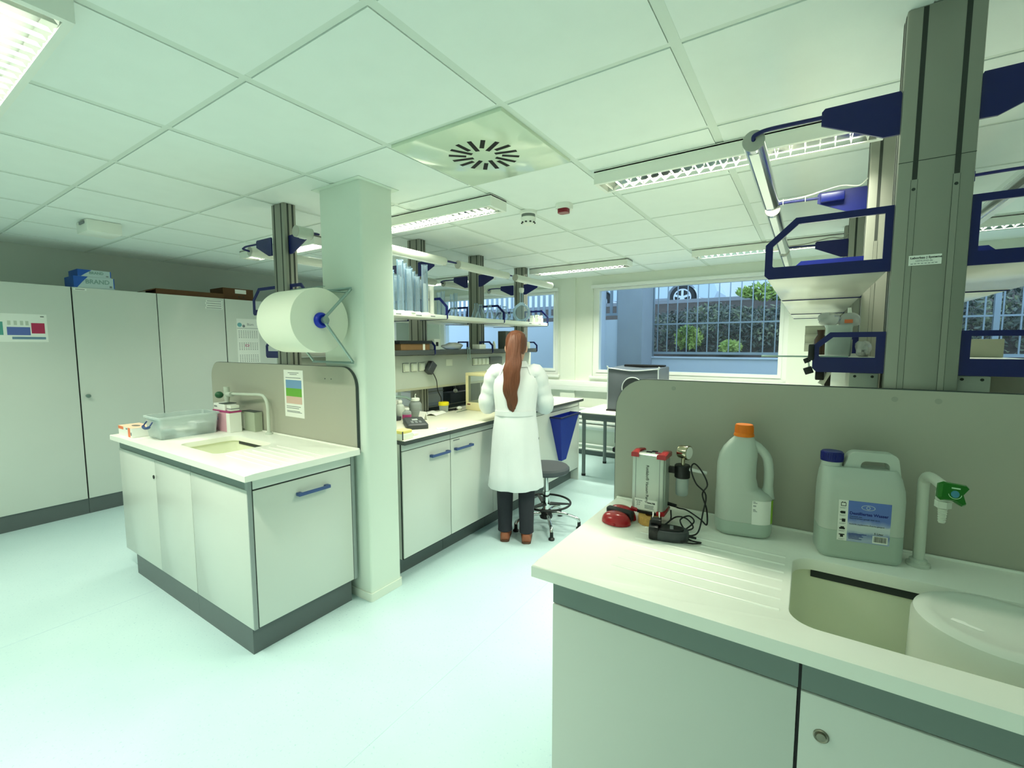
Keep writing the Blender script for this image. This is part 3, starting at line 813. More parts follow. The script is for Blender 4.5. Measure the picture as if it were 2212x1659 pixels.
# white flex along the second and third arms
for yy, zz, parent in ((2.60, 0, a2), (3.80, 0, a3)):
    f = bez([(-0.178, yy, 2.188), (-0.06, yy, 2.192), (0.02, yy-0.004, 2.206), (0.09, yy-0.004, 2.216), (0.15, yy, 2.206), (0.182, yy, 2.232)], 6)
    obj('flex', B().tube(f, 0.0035, 8), M_white if parent is a2 else M_alu, parent)
obj('ballast', B().box(0.01, 0.10, 2.572, 2.596, 2.150, 2.188, 0.004), M_blue, a2)
obj('cable_tie', B().tube([(-0.14, 2.60+0.009*math.cos(q), 2.182+0.013*math.sin(q)) for q in [2*PI*i/10 for i in range(10)]], 0.0015, 6, True).tube([(-0.05, 2.60+0.009*math.cos(q), 2.182+0.013*math.sin(q)) for q in [2*PI*i/10 for i in range(10)]], 0.0015, 6, True), M_white, a2)
# ------------------------------------------------------------------ things on the foreground sink worktop
ZW = 0.9125
def uvm(o, ang):
    ca, sa = math.cos(ang), math.sin(ang)
    return lambda u, v, z: (o[0] + u*ca - v*sa, o[1] + u*sa + v*ca, z)

# --- rectangular water canister with label
A = math.radians(10); O = (0.046, 1.490); W = uvm(O, A)
t = thing('water_canister', 'square translucent canister with blue screw cap and a blue water label, by the basin', 'canister', (0.13, 1.55, ZW))
DW, DD = 0.192, 0.098
def rr3(u0, u1, v0, v1, r, z, n=5): return [W(u, v, z) for u, v in rrect(u0, u1, v0, v1, r, n)]
b = B().loft([rr3(0.008, DW-0.008, 0.008, DD-0.008, 0.016, ZW-0.002), rr3(0.002, DW-0.002, 0.002, DD-0.002, 0.022, ZW+0.004), rr3(0, DW, 0, DD, 0.024, ZW+0.012), rr3(0, DW, 0, DD, 0.024, ZW+0.078)], True, True)
obj('liquid_zone', b, M_jugw, t, label='lower part darkened by the water inside')
b = B().loft([rr3(0, DW, 0, DD, 0.024, ZW+0.0785), rr3(0, DW, 0, DD, 0.024, 1.085), rr3(0.001, DW-0.002, 0.002, DD-0.002, 0.024, 1.112), rr3(0.003, DW-0.008, 0.008, DD-0.008, 0.024, 1.142), rr3(0.005, DW-0.016, 0.022, DD-0.022, 0.020, 1.162)], True, True)
b.lathe([(0.0255, 0), (0.0245, 0.02)], W(0.029, DD/2, 1.155), n=24)
# handle arch
def hp(p): return p
out = rrect(0.064, 0.178, 1.12, 1.206, 0.022, 5, (0,0,1,1)); inn = rrect(0.092, 0.156, 1.150, 1.182, 0.013, 5, (0,0,1,1))
out = [(0.050, 1.15), (0.186, 1.12)] + [(u - 0.002, z) for u, z in out[2:]]
inn = [(0.092, 1.1635), (0.156, 1.150)] + inn[2:]
L = [[b.bm.verts.new(W(u, v, z)) for u, z in loop] for v in (DD/2-0.017, DD/2+0.017) for loop in (out, inn)]
n = len(out)
for i in range(n):
    j = (i+1) % n
    b._face((L[0][i], L[0][j], L[1][j], L[1][i])); b._face((L[2][j], L[2][i], L[3][i], L[3][j]))
    b._face((L[0][j], L[0][i], L[2][i], L[2][j])); b._face((L[1][i], L[1][j], L[3][j], L[3][i]))
obj('body', b, M_jug, t)
cb = B().lathe([(0.0265, 0), (0.0275, 0.003), (0.0265, 0.006), (0.0262, 0.024), (0.024, 0.027), (0.010, 0.0265)], W(0.029, DD/2, 1.174), n=32)
for k in range(32):
    a = 2*PI*k/32; c = Vector(W(0.029, DD/2, 1.188))
    cb.cyl(c + Vector((0.0265*math.cos(a), 0.0265*math.sin(a), -0.008)), c + Vector((0.0265*math.cos(a), 0.0265*math.sin(a), 0.010)), 0.0008, n=6)
obj('screw_cap', cb, mat('cap_blue', rgb(8, 20, 110), 0.35), t)
fx, fy = Vector((math.cos(A), math.sin(A), 0)), Vector((0, 0, 1))
def LBL(u, z, off=0.0008):
    p = W(u, -off, z); return frame_M(p, fx, fy)
def lq(b, u0, u1, z0, z1, off=0.0006):
    b.quad(W(u0, -off, z0), W(u1, -off, z0), W(u1, -off, z1), W(u0, -off, z1)); return b
u0, u1, z0, z1 = 0.040, 0.156, 0.965, 1.078
lab = obj('label', lq(B(), u0, u1, z0, z1, 0.0005), M_paper, t, smooth=0)
def label_blue():
    m = bpy.data.materials.new('label_blue'); m.use_nodes = True; nt = m.node_tree; bs = nt.nodes['Principled BSDF']
    g = nt.nodes.new('ShaderNodeTexCoord'); sp = nt.nodes.new('ShaderNodeSeparateXYZ'); nt.links.new(g.outputs['Object'], sp.inputs[0])
    mr = nt.nodes.new('ShaderNodeMapRange'); mr.inputs['From Min'].default_value = z0; mr.inputs['From Max'].default_value = z1
    nt.links.new(sp.outputs['Z'], mr.inputs['Value'])
    ns = nt.nodes.new('ShaderNodeTexNoise'); ns.inputs['Scale'].default_value = 60; nt.links.new(g.outputs['Object'], ns.inputs['Vector'])
    ad = nt.nodes.new('ShaderNodeMath'); ad.operation = 'MULTIPLY_ADD'; ad.inputs[1].default_value = 0.12; nt.links.new(ns.outputs['Fac'], ad.inputs[0]); nt.links.new(mr.outputs['Result'], ad.inputs[2])
    cr = nt.nodes.new('ShaderNodeValToRGB'); el = cr.color_ramp.elements
    el[0].position = 0.0; el[0].color = rgb(140, 160, 205); el[1].position = 1.0; el[1].color = rgb(92, 120, 200)
    for p, c in ((0.12, rgb(176, 190, 214)), (0.24, rgb(120, 140, 190)), (0.33, rgb(196, 206, 216)), (0.47, rgb(206, 214, 222)), (0.52, rgb(150, 166, 212)), (0.62, rgb(96, 122, 200))):
        e = el.new(p); e.color = c
    nt.links.new(ad.outputs[0], cr.inputs[0]); nt.links.new(cr.outputs[0], bs.inputs['Base Color']); bs.inputs['Roughness'].default_value = 0.45
    return m
obj('print_field', lq(B(), u0+0.022, u1, z0, z1, 0.0007), label_blue(), lab, smooth=0, label='blue picture field of the label')
M_navyink = mat('navy_ink', rgb(12, 22, 120), 0.6)
obj('lettering', text_mesh('Destilliertes Wasser', 0.0108, LBL(u0+0.0255, 1.0405), bold=0.00028, sx=0.95), M_navyink, lab, smooth=0)
obj('lettering', text_mesh('chemisch rein\ndemineralisiert gem\u00e4\u00df VDE 0510', 0.0050, LBL(u0+0.0258, 1.0335)), M_ink, lab, smooth=0)
obj('lettering', text_mesh('Nicht f\u00fcr medizinische Zwecke geeignet', 0.0048, LBL(u0+0.0255, 1.0125)), M_ink, lab, smooth=0)
obj('lettering', text_mesh('5 Liter', 0.0075, LBL(u0+0.082, 0.9915), bold=0.0001), M_ink, lab, smooth=0)
fp = B()
for z, wd in ((0.9865, 0.040), (0.983, 0.030), (0.9795, 0.033), (0.976, 0.024), (0.9725, 0.030)): lq(fp, u0+0.0255, u0+0.0255+wd, z, z+0.0016, 0.0009)
obj('fine_print', fp, M_navyink, lab, smooth=0)
bc = lq(B(), u0+0.079, u0+0.112, 0.968, 0.988, 0.0009)
obj('barcode_field', bc, M_paper, lab, smooth=0)
bc = B(); q = 0
rnd = random.Random(3)
x = u0+0.082
while x < u0+0.109:
    wd = rnd.choice((0.0004, 0.0007, 0.0011)); lq(bc, x, x+wd, 0.9715, 0.9865, 0.0011); x += wd + rnd.choice((0.0005, 0.0008))
obj('barcode', bc, M_ink, lab, smooth=0)
em = B()
c0 = (u0+0.066, 1.0625)
em.ringprism([(c0[0]+0.0155*math.cos(2*PI*i/28), c0[1]+0.0075*math.sin(2*PI*i/28)) for i in range(28)], [(c0[0]+0.0135*math.cos(2*PI*i/28), c0[1]+0.0058*math.sin(2*PI*i/28)) for i in range(28)], 'xz', 0, 0.0002)
em.ringprism([(c0[0]+0.0048*math.cos(2*PI*i/20), c0[1]+0.0048*math.sin(2*PI*i/20)) for i in range(20)], [(c0[0]+0.003*math.cos(2*PI*i/20), c0[1]+0.003*math.sin(2*PI*i/20)) for i in range(20)], 'xz', 0, 0.0002)
for v in em.bm.verts: v.co = W(v.co.x, -0.0010 - v.co.y, v.co.z)
obj('emblem', em, mat('emblem_grey', rgb(176, 190, 214), 0.5), lab, smooth=0)
pc = B()
def pq(du, dz, w, h): lq(pc, u0+du, u0+du+w, z0+dz, z0+dz+h, 0.0009)
pq(0.005, 0.096, 0.012, 0.0016); pq(0.005, 0.105, 0.012, 0.0012); pq(0.005, 0.096, 0.0012, 0.010); pq(0.0158, 0.096, 0.0012, 0.010); pq(0.007, 0.106, 0.003, 0.0018); pq(0.012, 0.106, 0.003, 0.0018)
pq(0.006, 0.075, 0.010, 0.007); pq(0.004, 0.0765, 0.003, 0.004)
pq(0.009, 0.052, 0.008, 0.009); pq(0.004, 0.057, 0.006, 0.0014)
pq(0.004, 0.031, 0.013, 0.005); pq(0.007, 0.036, 0.008, 0.003)
pq(0.004, 0.015, 0.013, 0.003); pq(0.007, 0.009, 0.007, 0.007)
obj('pictogram', pc, M_ink, lab, smooth=0)
cap = B()
for dz in (0.0915, 0.0705, 0.048, 0.027, 0.004):
    for k in range(2):
        lq(cap, u0+0.0035, u0+0.018-0.003*k, z0+dz-0.0012*k*1.6, z0+dz-0.0012*k*1.6+0.0007, 0.0009)
obj('caption', cap, M_inkgrey, lab, smooth=0)

# --- round-shouldered jug with orange cap
A2 = math.radians(11); W2 = uvm((-0.222, 1.490), A2)
t = thing('jug', 'tall frosted jug with an orange screw cap and side handle, between pump and canister', 'jug', (-0.14, 1.54, ZW))
def e3(u0, u1, v0, v1, r, z, n=7): return [W2(u, v, z) for u, v in rrect(u0, u1, v0, v1, r, n)]
JW, JD = 0.160, 0.094
b = B().loft([e3(0.012, JW-0.012, 0.012, JD-0.012, 0.030, ZW-0.002), e3(0.003, JW-0.003, 0.003, JD-0.003, 0.040, ZW+0.005), e3(0, JW, 0, JD, 0.044, ZW+0.014), e3(0, JW, 0, JD, 0.044, ZW+0.045)])
obj('liquid_zone', b, M_jugw, t, label='lower part darkened by the liquid inside')
b = B().loft([e3(0, JW, 0, JD, 0.044, ZW+0.0455), e3(0, JW, 0, JD, 0.044, 1.02), e3(0, JW-0.002, 0, JD, 0.044, 1.035), e3(0.001, JW-0.012, 0.001, JD-0.001, 0.044, 1.046),
              e3(0.001, 0.120, 0.001, JD-0.001, 0.042, 1.058), e3(0.001, 0.112, 0.001, JD-0.001, 0.040, 1.09), e3(0.002, 0.112, 0.002, JD-0.002, 0.040, 1.13), e3(0.007, 0.114, 0.005, JD-0.005, 0.038, 1.158),
              e3(0.018, 0.113, 0.012, JD-0.012, 0.033, 1.182), e3(0.034, 0.108, 0.020, JD-0.020, 0.026, 1.202), e3(0.046, 0.102, 0.023, JD-0.023, 0.0238, 1.214), e3(0.049, 0.099, 0.023, JD-0.023, 0.0238, 1.222)])
hd = bez([W2(0.098, JD/2, 1.192), W2(0.120, JD/2, 1.180), W2(0.139, JD/2, 1.155), W2(0.146, JD/2, 1.115), W2(0.146, JD/2, 1.07), W2(0.143, JD/2, 1.032)], 6)
b.tube(hd, [0.017, 0.0165, 0.016, 0.0155, 0.015, 0.0145] + [0.0135]*(len(hd)-12) + [0.0145, 0.0155, 0.017, 0.0185, 0.020, 0.022], 14)
obj('body', b, M_jug, t)
c = W2(0.074, JD/2, 1.217)
cb = B().lathe([(0.0255, 0), (0.0285, 0.001), (0.029, 0.005), (0.0275, 0.009), (0.0262, 0.011), (0.0252, 0.034), (0.0235, 0.037), (0.012, 0.0365)], c, n=36)
for k in range(40):
    a = 2*PI*k/40
    cb.cyl((c[0]+0.0262*math.cos(a), c[1]+0.0262*math.sin(a), c[2]+0.012), (c[0]+0.0252*math.cos(a), c[1]+0.0252*math.sin(a), c[2]+0.033), 0.0007, n=6)
obj('screw_cap', cb, M_orange, t)
# wrap-around label at the lower right corner
def jug_outline(f):
    pts = rrect(-0.0006, JW+0.0006, -0.0006, JD+0.0006, 0.0446, 10)
    return pts
o = rrect(-0.0007, JW+0.0007, -0.0007, JD+0.0007, 0.0447, 10)
i0 = 11; seq = [(0.100, -0.0007)] + o[11:22] + [(JW+0.0007, JD-0.046)]
b1, b2 = B(), B()
b1.loft([[W2(u, v, 0.957) for u, v in seq[:8]], [W2(u, v, 1.030) for u, v in seq[:8]]], False, False, False)
b2.loft([[W2(u, v, 0.957) for u, v in seq[7:]], [W2(u, v, 1.030) for u, v in seq[7:]]], False, False, False)
lab = obj('label', b1, M_paper, t)
obj('label', b2, mat('label_green', rgb(150, 196, 62), 0.6), t, label='green side of the wrap-around label')
b = B()
for u, z, wd in ((0.1025, 1.026, 0.006), (0.1025, 1.0225, 0.011), (0.1025, 1.015, 0.008), (0.1025, 1.0125, 0.008), (0.1025, 1.003, 0.006), (0.1025, 1.0005, 0.008), (0.1025, 0.997, 0.011)):
    b.quad(W2(u, -0.0011, z), W2(u+wd, -0.0011, z), W2(u+wd, -0.0011, z+0.0016), W2(u, -0.0011, z+0.0016))
obj('fine_print', b, M_inkgrey, lab, smooth=0)

# --- vacuum pump
t = thing('vacuum_pump', 'silver box-shaped vacuum pump with red corner caps, gauge and black tubing', 'pump', (-0.43, 1.51, 0.938))
px0, px1, py0, py1, pz0, pz1 = -0.481, -0.377, 1.468, 1.542, 0.945, 1.138
M_alub = mat('brushed_aluminium', rgb(196, 204, 196), 0.38, 0.35)
obj('body', B().box(px0, px1, py0, py1, pz0, pz1, 0.006), M_alub, t)
b = B()
for k in range(8):
    y = py0 + 0.012 + 0.007*k
    b.box(px1-0.001, px1+0.0022, y, y+0.0035, pz0+0.004, pz1-0.004)
obj('cooling_fin', b, M_alub, t)
b = B()
b.box(px0+0.012, px0+0.0135, py0-0.0004, py0+0.001, pz0, pz1).box(px1-0.0135, px1-0.012, py0-0.0004, py0+0.001, pz0, pz1)
obj('groove', b, M_inkgrey, t, smooth=0)
def capbar(x0, x1, z0, z1):
    bb = B().box(x0, x1, py0-0.003, py1+0.003, z0, z1, 0.007, 3)
    return bb
b = B()
for (xa, xb, sgn) in ((px0-0.003, px0+0.022, 1), (px1-0.022, px1+0.006, -1)):
    arc = []
    for k in range(9):
        f = k/8; y = py0-0.003 + (py1-py0+0.006)*f
        bow = 0.012*math.sin(PI*f)
        arc.append((y, bow))
    ring = []
    for y, bow in arc:
        x_in = (xb + bow*0.0 - sgn*0) ; x_a = xa
        l, r_ = (x_a - 0, xb - (0.006*math.sin(PI*(y-py0)/(py1-py0)) if sgn > 0 else 0))
        if sgn < 0: l = xa + 0.006*math.sin(PI*(y-py0)/(py1-py0))
        zt = pz1 + 0.010 - 0.004*abs(2*(y-py0)/(py1-py0)-1)
        ring.append([(l, y, pz1-0.010), (r_, y, pz1-0.010), (r_, y, zt-0.003), (r_-0.004, y, zt), (l+0.004, y, zt), (l, y, zt-0.003)])
    bb = B().loft(ring)
    obj('top_cap', bb, M_red, t, label='glossy red corner cap')
    bb = B().box(xa, xb, py0-0.003, py1+0.003, 0.9385, pz0+0.010, 0.005, 2)
    obj('bottom_cap', bb, M_red, t, label='red corner cap at the foot')
obj('base_plate', B().box(px0+0.02, px1-0.02, py0-0.001, py1-0.004, 0.9385, 0.9455), M_black, t)
for (x, y, m_) in ((-0.437, 1.51, M_black), (-0.422, 1.525, M_black)):
    bb = B().box(x-0.009, x+0.009, y-0.005, y+0.005, pz1-0.001, pz1+0.003, 0.001); obj('valve_port', bb, m_, t)
obj('switch', B().box(-0.415, -0.398, 1.500, 1.513, pz1-0.001, pz1+0.003, 0.001), mat('switch_red', rgb(150, 30, 70), 0.4), t)
gauge = B().lathe([(0.0205, 0), (0.0215, 0.002), (0.0215, 0.026), (0.0235, 0.027), (0.0235, 0.032), (0.021, 0.033)], (-0.342, 1.527, 1.150), (0.95, -0.30, 0.0), 32)
M_nickel = mat('warm_nickel', rgb(186, 176, 152), 0.16, 1.0)
g = obj('gauge', gauge, M_nickel, t)
gd = Vector((0.95, -0.30, 0)).normalized()
obj('dial', B().lathe([(0.020, 0), (0.020, 0.0006)], Vector((-0.342, 1.527, 1.150)) + gd*0.0332, gd, 28), M_paper, g)
obj('gauge_stem', B().cyl((-0.330, 1.523, 1.10), (-0.330, 1.523, 1.130), 0.006), M_nickel, t)
obj('trap_head', B().lathe([(0.0225, 0), (0.0245, 0.002), (0.0245, 0.040), (0.022, 0.043)], (-0.333, 1.530, 1.063), n=28).box(-0.378, -0.345, 1.522, 1.538, 1.075, 1.095), M_black, t)
bb = B().lathe([(0.004, -0.001), (0.017, 0), (0.0195, 0.004), (0.0205, 0.06), (0.0185, 0.06), (0.0175, 0.006), (0.004, 0.003)], (-0.333, 1.530, 1.004), n=28)
obj('trap_cup', bb, M_clear, t)
d = Vector((0.93, -0.12, -0.04)).normalized()
obj('hose_nozzle', B().cyl(Vector((-0.310, 1.527, 1.094)), Vector((-0.310, 1.527, 1.094))+d*0.054, 0.0058, 0.0048), mat('nozzle_white', rgb(222, 226, 222), 0.4), t)
obj('side_port', B().cyl((px1-0.002, 1.525, 0.968), (px1+0.030, 1.521, 0.966), 0.0065, 0.0055), M_black, t)
PT = lambda x, z, o=0.0008: frame_M((x, py0-o, z), (0,0,-1), (1,0,0))
obj('lettering', text_mesh('Rotilabo\u00ae Vacuum Pump', 0.0135, PT(-0.4335, 1.104), sx=0.93), M_ink, t, smooth=0)
st = obj('sticker', B().box(-0.470, -0.395, py0-0.0009, py0-0.0003, 0.951, 0.988), M_paper, t, smooth=0)
SM = lambda x, z: frame_M((x, py0-0.0012, z), (1,0,0), (0,0,1))
obj('lettering', text_mesh('2 H\n2 V', 0.0078, SM(-0.463, 0.972), shear=0.2), M_ink, st, smooth=0)
b = B()
for k in range(4): b.box(-0.466+0.0058*k, -0.4615+0.0058*k, py0-0.0014, py0-0.0010, 0.9795, 0.982)
for z, wd in ((0.968, 0.030), (0.9645, 0.030), (0.961, 0.028), (0.9575, 0.030)): b.box(-0.436, -0.436+wd, py0-0.0014, py0-0.0010, z, z+0.0014)
obj('fine_print', b, M_inkgrey, st, smooth=0)
obj('lettering', text_mesh('WALTER', 0.0066, SM(-0.4275, 0.975), bold=0.0003), M_ink, st, smooth=0)
cab = [(-0.372, 1.545, 0.958), (-0.345, 1.545, 0.952), (-0.315, 1.53, 0.955), (-0.268, 1.50, 0.945), (-0.246, 1.49, 0.935), (-0.247, 1.485, 0.985), (-0.262, 1.49, 1.03), (-0.25, 1.50, 1.06), (-0.268, 1.51, 1.095), (-0.293, 1.515, 1.118), (-0.300, 1.50, 1.102), (-0.283, 1.495, 1.06), (-0.252, 1.49, 1.03), (-0.256, 1.475, 0.975), (-0.262, 1.45, 0.925), (-0.275, 1.425, 0.9165), (-0.297, 1.415, 0.918)]
obj('cable', B().tube(bez(cab, 6), 0.0024, 8), M_black, t)
cab = [(-0.366, 1.53, 0.945), (-0.36, 1.505, 0.922), (-0.368, 1.47, 0.916), (-0.34, 1.49, 0.940), (-0.305, 1.48, 0.945), (-0.282, 1.47, 0.925), (-0.302, 1.455, 0.918), (-0.322, 1.47, 0.94), (-0.30, 1.49, 0.952), (-0.282, 1.48, 0.940), (-0.30, 1.45, 0.922), (-0.315, 1.42, 0.9165), (-0.27, 1.385, 0.9165), (-0.243, 1.385, 0.9165), (-0.262, 1.365, 0.9165), (-0.298, 1.36, 0.9165)]
obj('cable', B().tube(bez(cab, 6), 0.0024, 8), M_black, t)

# --- cork ring
t = obj('cork_ring', B().ringprism([(-0.418+0.037*math.cos(2*PI*i/36), 1.468+0.037*math.sin(2*PI*i/36)) for i in range(36)], [(-0.418+0.014*math.cos(2*PI*i/36), 1.468+0.014*math.sin(2*PI*i/36)) for i in range(36)], 'xy', ZW-0.0008, 0.9375), M_cork)
tag(t, 'tan cork ring wedged under the front of the vacuum pump', 'cork ring')

# --- red clamshell device
t = thing('red_puck', 'red domed hand device with a black groove, left of the vacuum pump', 'device', (-0.515, 1.43, ZW))
Rz = Matrix.Rotation(math.radians(-8), 3, 'Z')
def dome(c, sx, sy, h, cut=None):
    rings = []
    for k in range(9):
        f = k/8; th = f*PI/2
        rr = math.cos(th)**0.62 if k < 8 else 0.02
        zz = h*math.sin(th)
        rings.append([Vector(c) + Rz @ Vector((sx*rr*math.cos(2*PI*i/32), sy*rr*math.sin(2*PI*i/32), zz)) for i in range(32)])
    return B().loft(rings)
b = dome((-0.513, 1.412, ZW-0.001), 0.050, 0.038, 0.034)
obj('shell', b, M_red, t)
obj('shell', dome((-0.512, 1.468, ZW-0.001), 0.050, 0.026, 0.040), M_red, t)
obj('groove_band', B().obox((-0.512, 1.446, ZW+0.018), Rz @ Vector((0.048, 0, 0)), Rz @ Vector((0, 0.013, 0)), (0, 0, 0.0175), 0.008, 3), M_black, t)
obj('tab', B().sphere((-0.508, 1.374, ZW+0.004), 0.006, (1.2, 0.7, 0.6)), M_red, t)

# --- plug-in power supply
t = thing('power_adapter', 'black and grey plug-in power adapter lying in front of the pump', 'power adapter', (-0.33, 1.37, ZW))
Rz = Matrix.Rotation(math.radians(14), 3, 'Z')
P = lambda x, y, z: Vector((-0.338, 1.378, ZW-0.001)) + Rz @ Vector((x, y, z))
def adring(f, z0, z1, wy, xs):  # rounded tail
    pass
b = B()
prof = [(-0.030, 0.030), (-0.010, 0.033), (0.02, 0.033), (0.045, 0.027), (0.058, 0.016), (0.0615, 0.004)]
upper = [p for p in prof]
poly = [(x, -y) for x, y in prof] + [(x, y) for x, y in reversed(prof)]
b.loft([[P(x*0.97, y*0.95, 0) for x, y in poly], [P(x, y, 0.005) for x, y in poly], [P(x, y, 0.022) for x, y in poly], [P(x*0.97, y*0.96, 0.030) for x, y in poly]])
obj('grip', b, M_dark, t)
b = B().loft([[P(x*0.86-0.006, y*0.74, 0.0295) for x, y in poly], [P(x*0.84-0.006, y*0.70, 0.034) for x, y in poly]])
b.obox(P(-0.040, 0, 0.0205), Rz @ Vector((0.014, 0, 0)), Rz @ Vector((0, 0.031, 0)), (0, 0, 0.0200), 0.004)
obj('case', b, M_black, t)
obj('plug_block', B().obox(P(-0.034, 0.006, 0.046), Rz @ Vector((0.016, 0, 0)), Rz @ Vector((0, 0.015, 0)), (0, 0, 0.009), 0.003), M_black, t)
for q in (-0.009, 0.009):
    obj('pin', B().cyl(P(-0.034+q, 0.008, 0.054), P(-0.034+q, 0.008, 0.075), 0.0024), M_chrome, t)
obj('rating_label', B().obox(P(0.012, 0.0, 0.0343), Rz @ Vector((0.005, 0, 0)), Rz @ Vector((0, 0.014, 0)), (0, 0, 0.0003)), M_inkgrey, t, smooth=0)
obj('strain_relief', B().cyl(P(0.058, 0.004, 0.012), P(0.082, 0.004, 0.008), 0.0045, 0.0032), M_black, t)

# --- faucet with green valve
t = thing('lab_faucet', 'white bent laboratory faucet with a green valve handle, right of the water canister', 'faucet', (0.268, 1.570, ZW))
M_fauc = mat('faucet_white', rgb(204, 212, 200), 0.3)
fc = (0.268, 1.570)
obj('base', B().lathe([(0.026, -0.001), (0.026, 0.006), (0.019, 0.009), (0.019, 0.016), (0.0155, 0.018)], (fc[0], fc[1], ZW-0.001), n=28), M_fauc, t)
path = [(fc[0], fc[1], ZW+0.012), (fc[0], fc[1], 1.135)] + [(fc[0] + 0.10*0.15*(1-math.cos(a)), fc[1] - 0.30*0.15*(1-math.cos(a)), 1.135+0.03*math.sin(a)) for a in (0.4, 0.8, 1.2)]
path = bez([(fc[0], fc[1], ZW+0.012), (fc[0], fc[1], 1.02), (fc[0]-0.001, fc[1], 1.125), (fc[0]+0.001, fc[1]-0.012, 1.152), (fc[0]+0.006, fc[1]-0.045, 1.162), (fc[0]+0.018, fc[1]-0.125, 1.158)], 8)
obj('pipe', B().tube(path, 0.0125, 14), M_fauc, t)
E_ = Vector((fc[0]+0.018, fc[1]-0.125, 1.155))
obj('valve_body', B().lathe([(0.016, 0), (0.017, 0.02), (0.014, 0.03)], E_ + Vector((0, 0.006, -0.030)), n=20).lathe([(0.0155, 0), (0.0155, 0.016)], E_ + Vector((-0.003, 0.0, -0.044)), n=6), M_fauc, t)
nz = [(0.006, 0.0)]
for k in range(6): nz += [(0.0062+0.0004*k, 0.001+0.006*k), (0.0078+0.0003*k, 0.0045+0.006*k), (0.0062+0.0004*k, 0.006+0.006*k)]
obj('hose_tip', B().lathe(nz, E_ + Vector((-0.003, 0, -0.082)), n=20), M_fauc, t)
hpoly = [(-0.026, -0.016), (-0.020, -0.022), (0.004, -0.020), (0.022, -0.030), (0.029, -0.026), (0.022, -0.004), (0.034, 0.014), (0.028, 0.020), (-0.016, 0.022), (-0.024, 0.018)]
hx, hn = Vector((0.93, 0.30, -0.10)).normalized(), Vector((0.30, -0.93, 0.20)).normalized()
hz = hx.cross(hn)*-1
if hz.z < 0: hz = -hz
HC = E_ + Vector((0.004, -0.026, 0.002))
b = B().loft([[HC + hx*x*0.9 + hz*z*0.9 - hn*0.012 for x, z in hpoly], [HC + hx*x + hz*z + hn*0.000 for x, z in hpoly], [HC + hx*x*0.86 + hz*z*0.86 + hn*0.009 for x, z in hpoly]])
hnd = obj('valve_handle', b, M_green, t, smooth=20, label='green winged valve handle')
obj('spindle', B().cyl(E_, HC, 0.010), M_fauc, t)
obj('dot', B().lathe([(0.0085, 0), (0.0075, 0.002), (0.003, 0.0028)], HC + hx*0.003 - hz*0.004 + hn*0.0088, hn, 20), M_teal, hnd)
M_mint = mat('mint_print', rgb(190, 226, 190), 0.5)
obj('mark', B().obox(HC + hx*0.004 + hz*0.0095 + hn*0.0092, hx*0.0085, hz*0.0016, hn*0.0003), M_mint, hnd, smooth=0)
arc = [HC + hx*(0.003+0.0125*math.cos(a)) + hz*(-0.004+0.0105*math.sin(a)) + hn*0.0092 for a in [PI*1.02 + PI*0.96*i/14 for i in range(15)]]
obj('mark', B().tube(arc, 0.0007, 6), M_mint, hnd)

# --- upturned white bucket in the basin
t = thing('bucket', 'white translucent bucket standing upside down in the foreground basin', 'bucket', (0.336, 1.285, 0.70))
M_buck = mat('milky_bucket', rgb(228, 234, 224), 0.35, trans=0.12, ior=1.2)
b = B().lathe([(0.146, 0.0), (0.148, 0.012), (0.142, 0.016), (0.138, 0.210), (0.134, 0.222), (0.122, 0.229), (0.104, 0.2285), (0.100, 0.226), (0.03, 0.226)], (0.352, 1.285, 0.7005), n=56, cap0=False)
obj('shell', b, M_buck, t)
b = B()
bm_ = [(-0.045, -0.012), (-0.040, -0.002), (-0.022, -0.008), (-0.018, -0.016), (-0.004, -0.022), (0.002, -0.03), (-0.006, -0.032), (-0.02, -0.024), (-0.032, -0.018)]
b.prism([(0.336+x-0.02, 1.285+y-0.02) for x, y in bm_], 'xy', 0.9266, 0.9274)
obj('label_residue', b, M_paper, t, smooth=0)
# ------------------------------------------------------------------ far sink island: faucet, tub, boxes, notice, paper roll
t = thing('lab_faucet', 'white swan-neck faucet with a dark green handle at the far sink', 'faucet', (-2.985, 1.60, ZW))
fc = (-2.985, 1.600)
obj('base', B().lathe([(0.024, -0.001), (0.024, 0.005), (0.016, 0.009), (0.0145, 0.016)], (fc[0], fc[1], ZW-0.001), n=24), M_fauc, t)
pth = bez([(fc[0], fc[1], ZW+0.01), (fc[0], fc[1], 1.02), (fc[0]-0.002, fc[1], 1.10), (fc[0]-0.03, fc[1], 1.150), (fc[0]-0.085, fc[1], 1.168), (fc[0]-0.22, fc[1]-0.012, 1.165), (fc[0]-0.42, fc[1]-0.03, 1.158)], 7)
obj('pipe', B().tube(pth, [0.011]*22 + [0.010]*(len(pth)-22), 12), M_fauc, t)
E2 = Vector((fc[0]-0.47, fc[1]-0.035, 1.152))
obj('valve_body', B().cyl(E2+Vector((0.07, 0, 0.004)), E2, 0.018).cyl(E2+Vector((0,0,-0.03)), E2+Vector((0,0,0.055)), 0.019).cyl(E2+Vector((0,0,-0.11)), E2+Vector((0,0,-0.03)), 0.013, 0.016), M_fauc, t)
obj('valve_handle', B().sphere(E2+Vector((-0.035, -0.035, -0.002)), 0.034, (0.9, 0.75, 0.72)), mat('dark_green_plastic', rgb(36, 92, 58), 0.4), t, label='dark green valve handle')

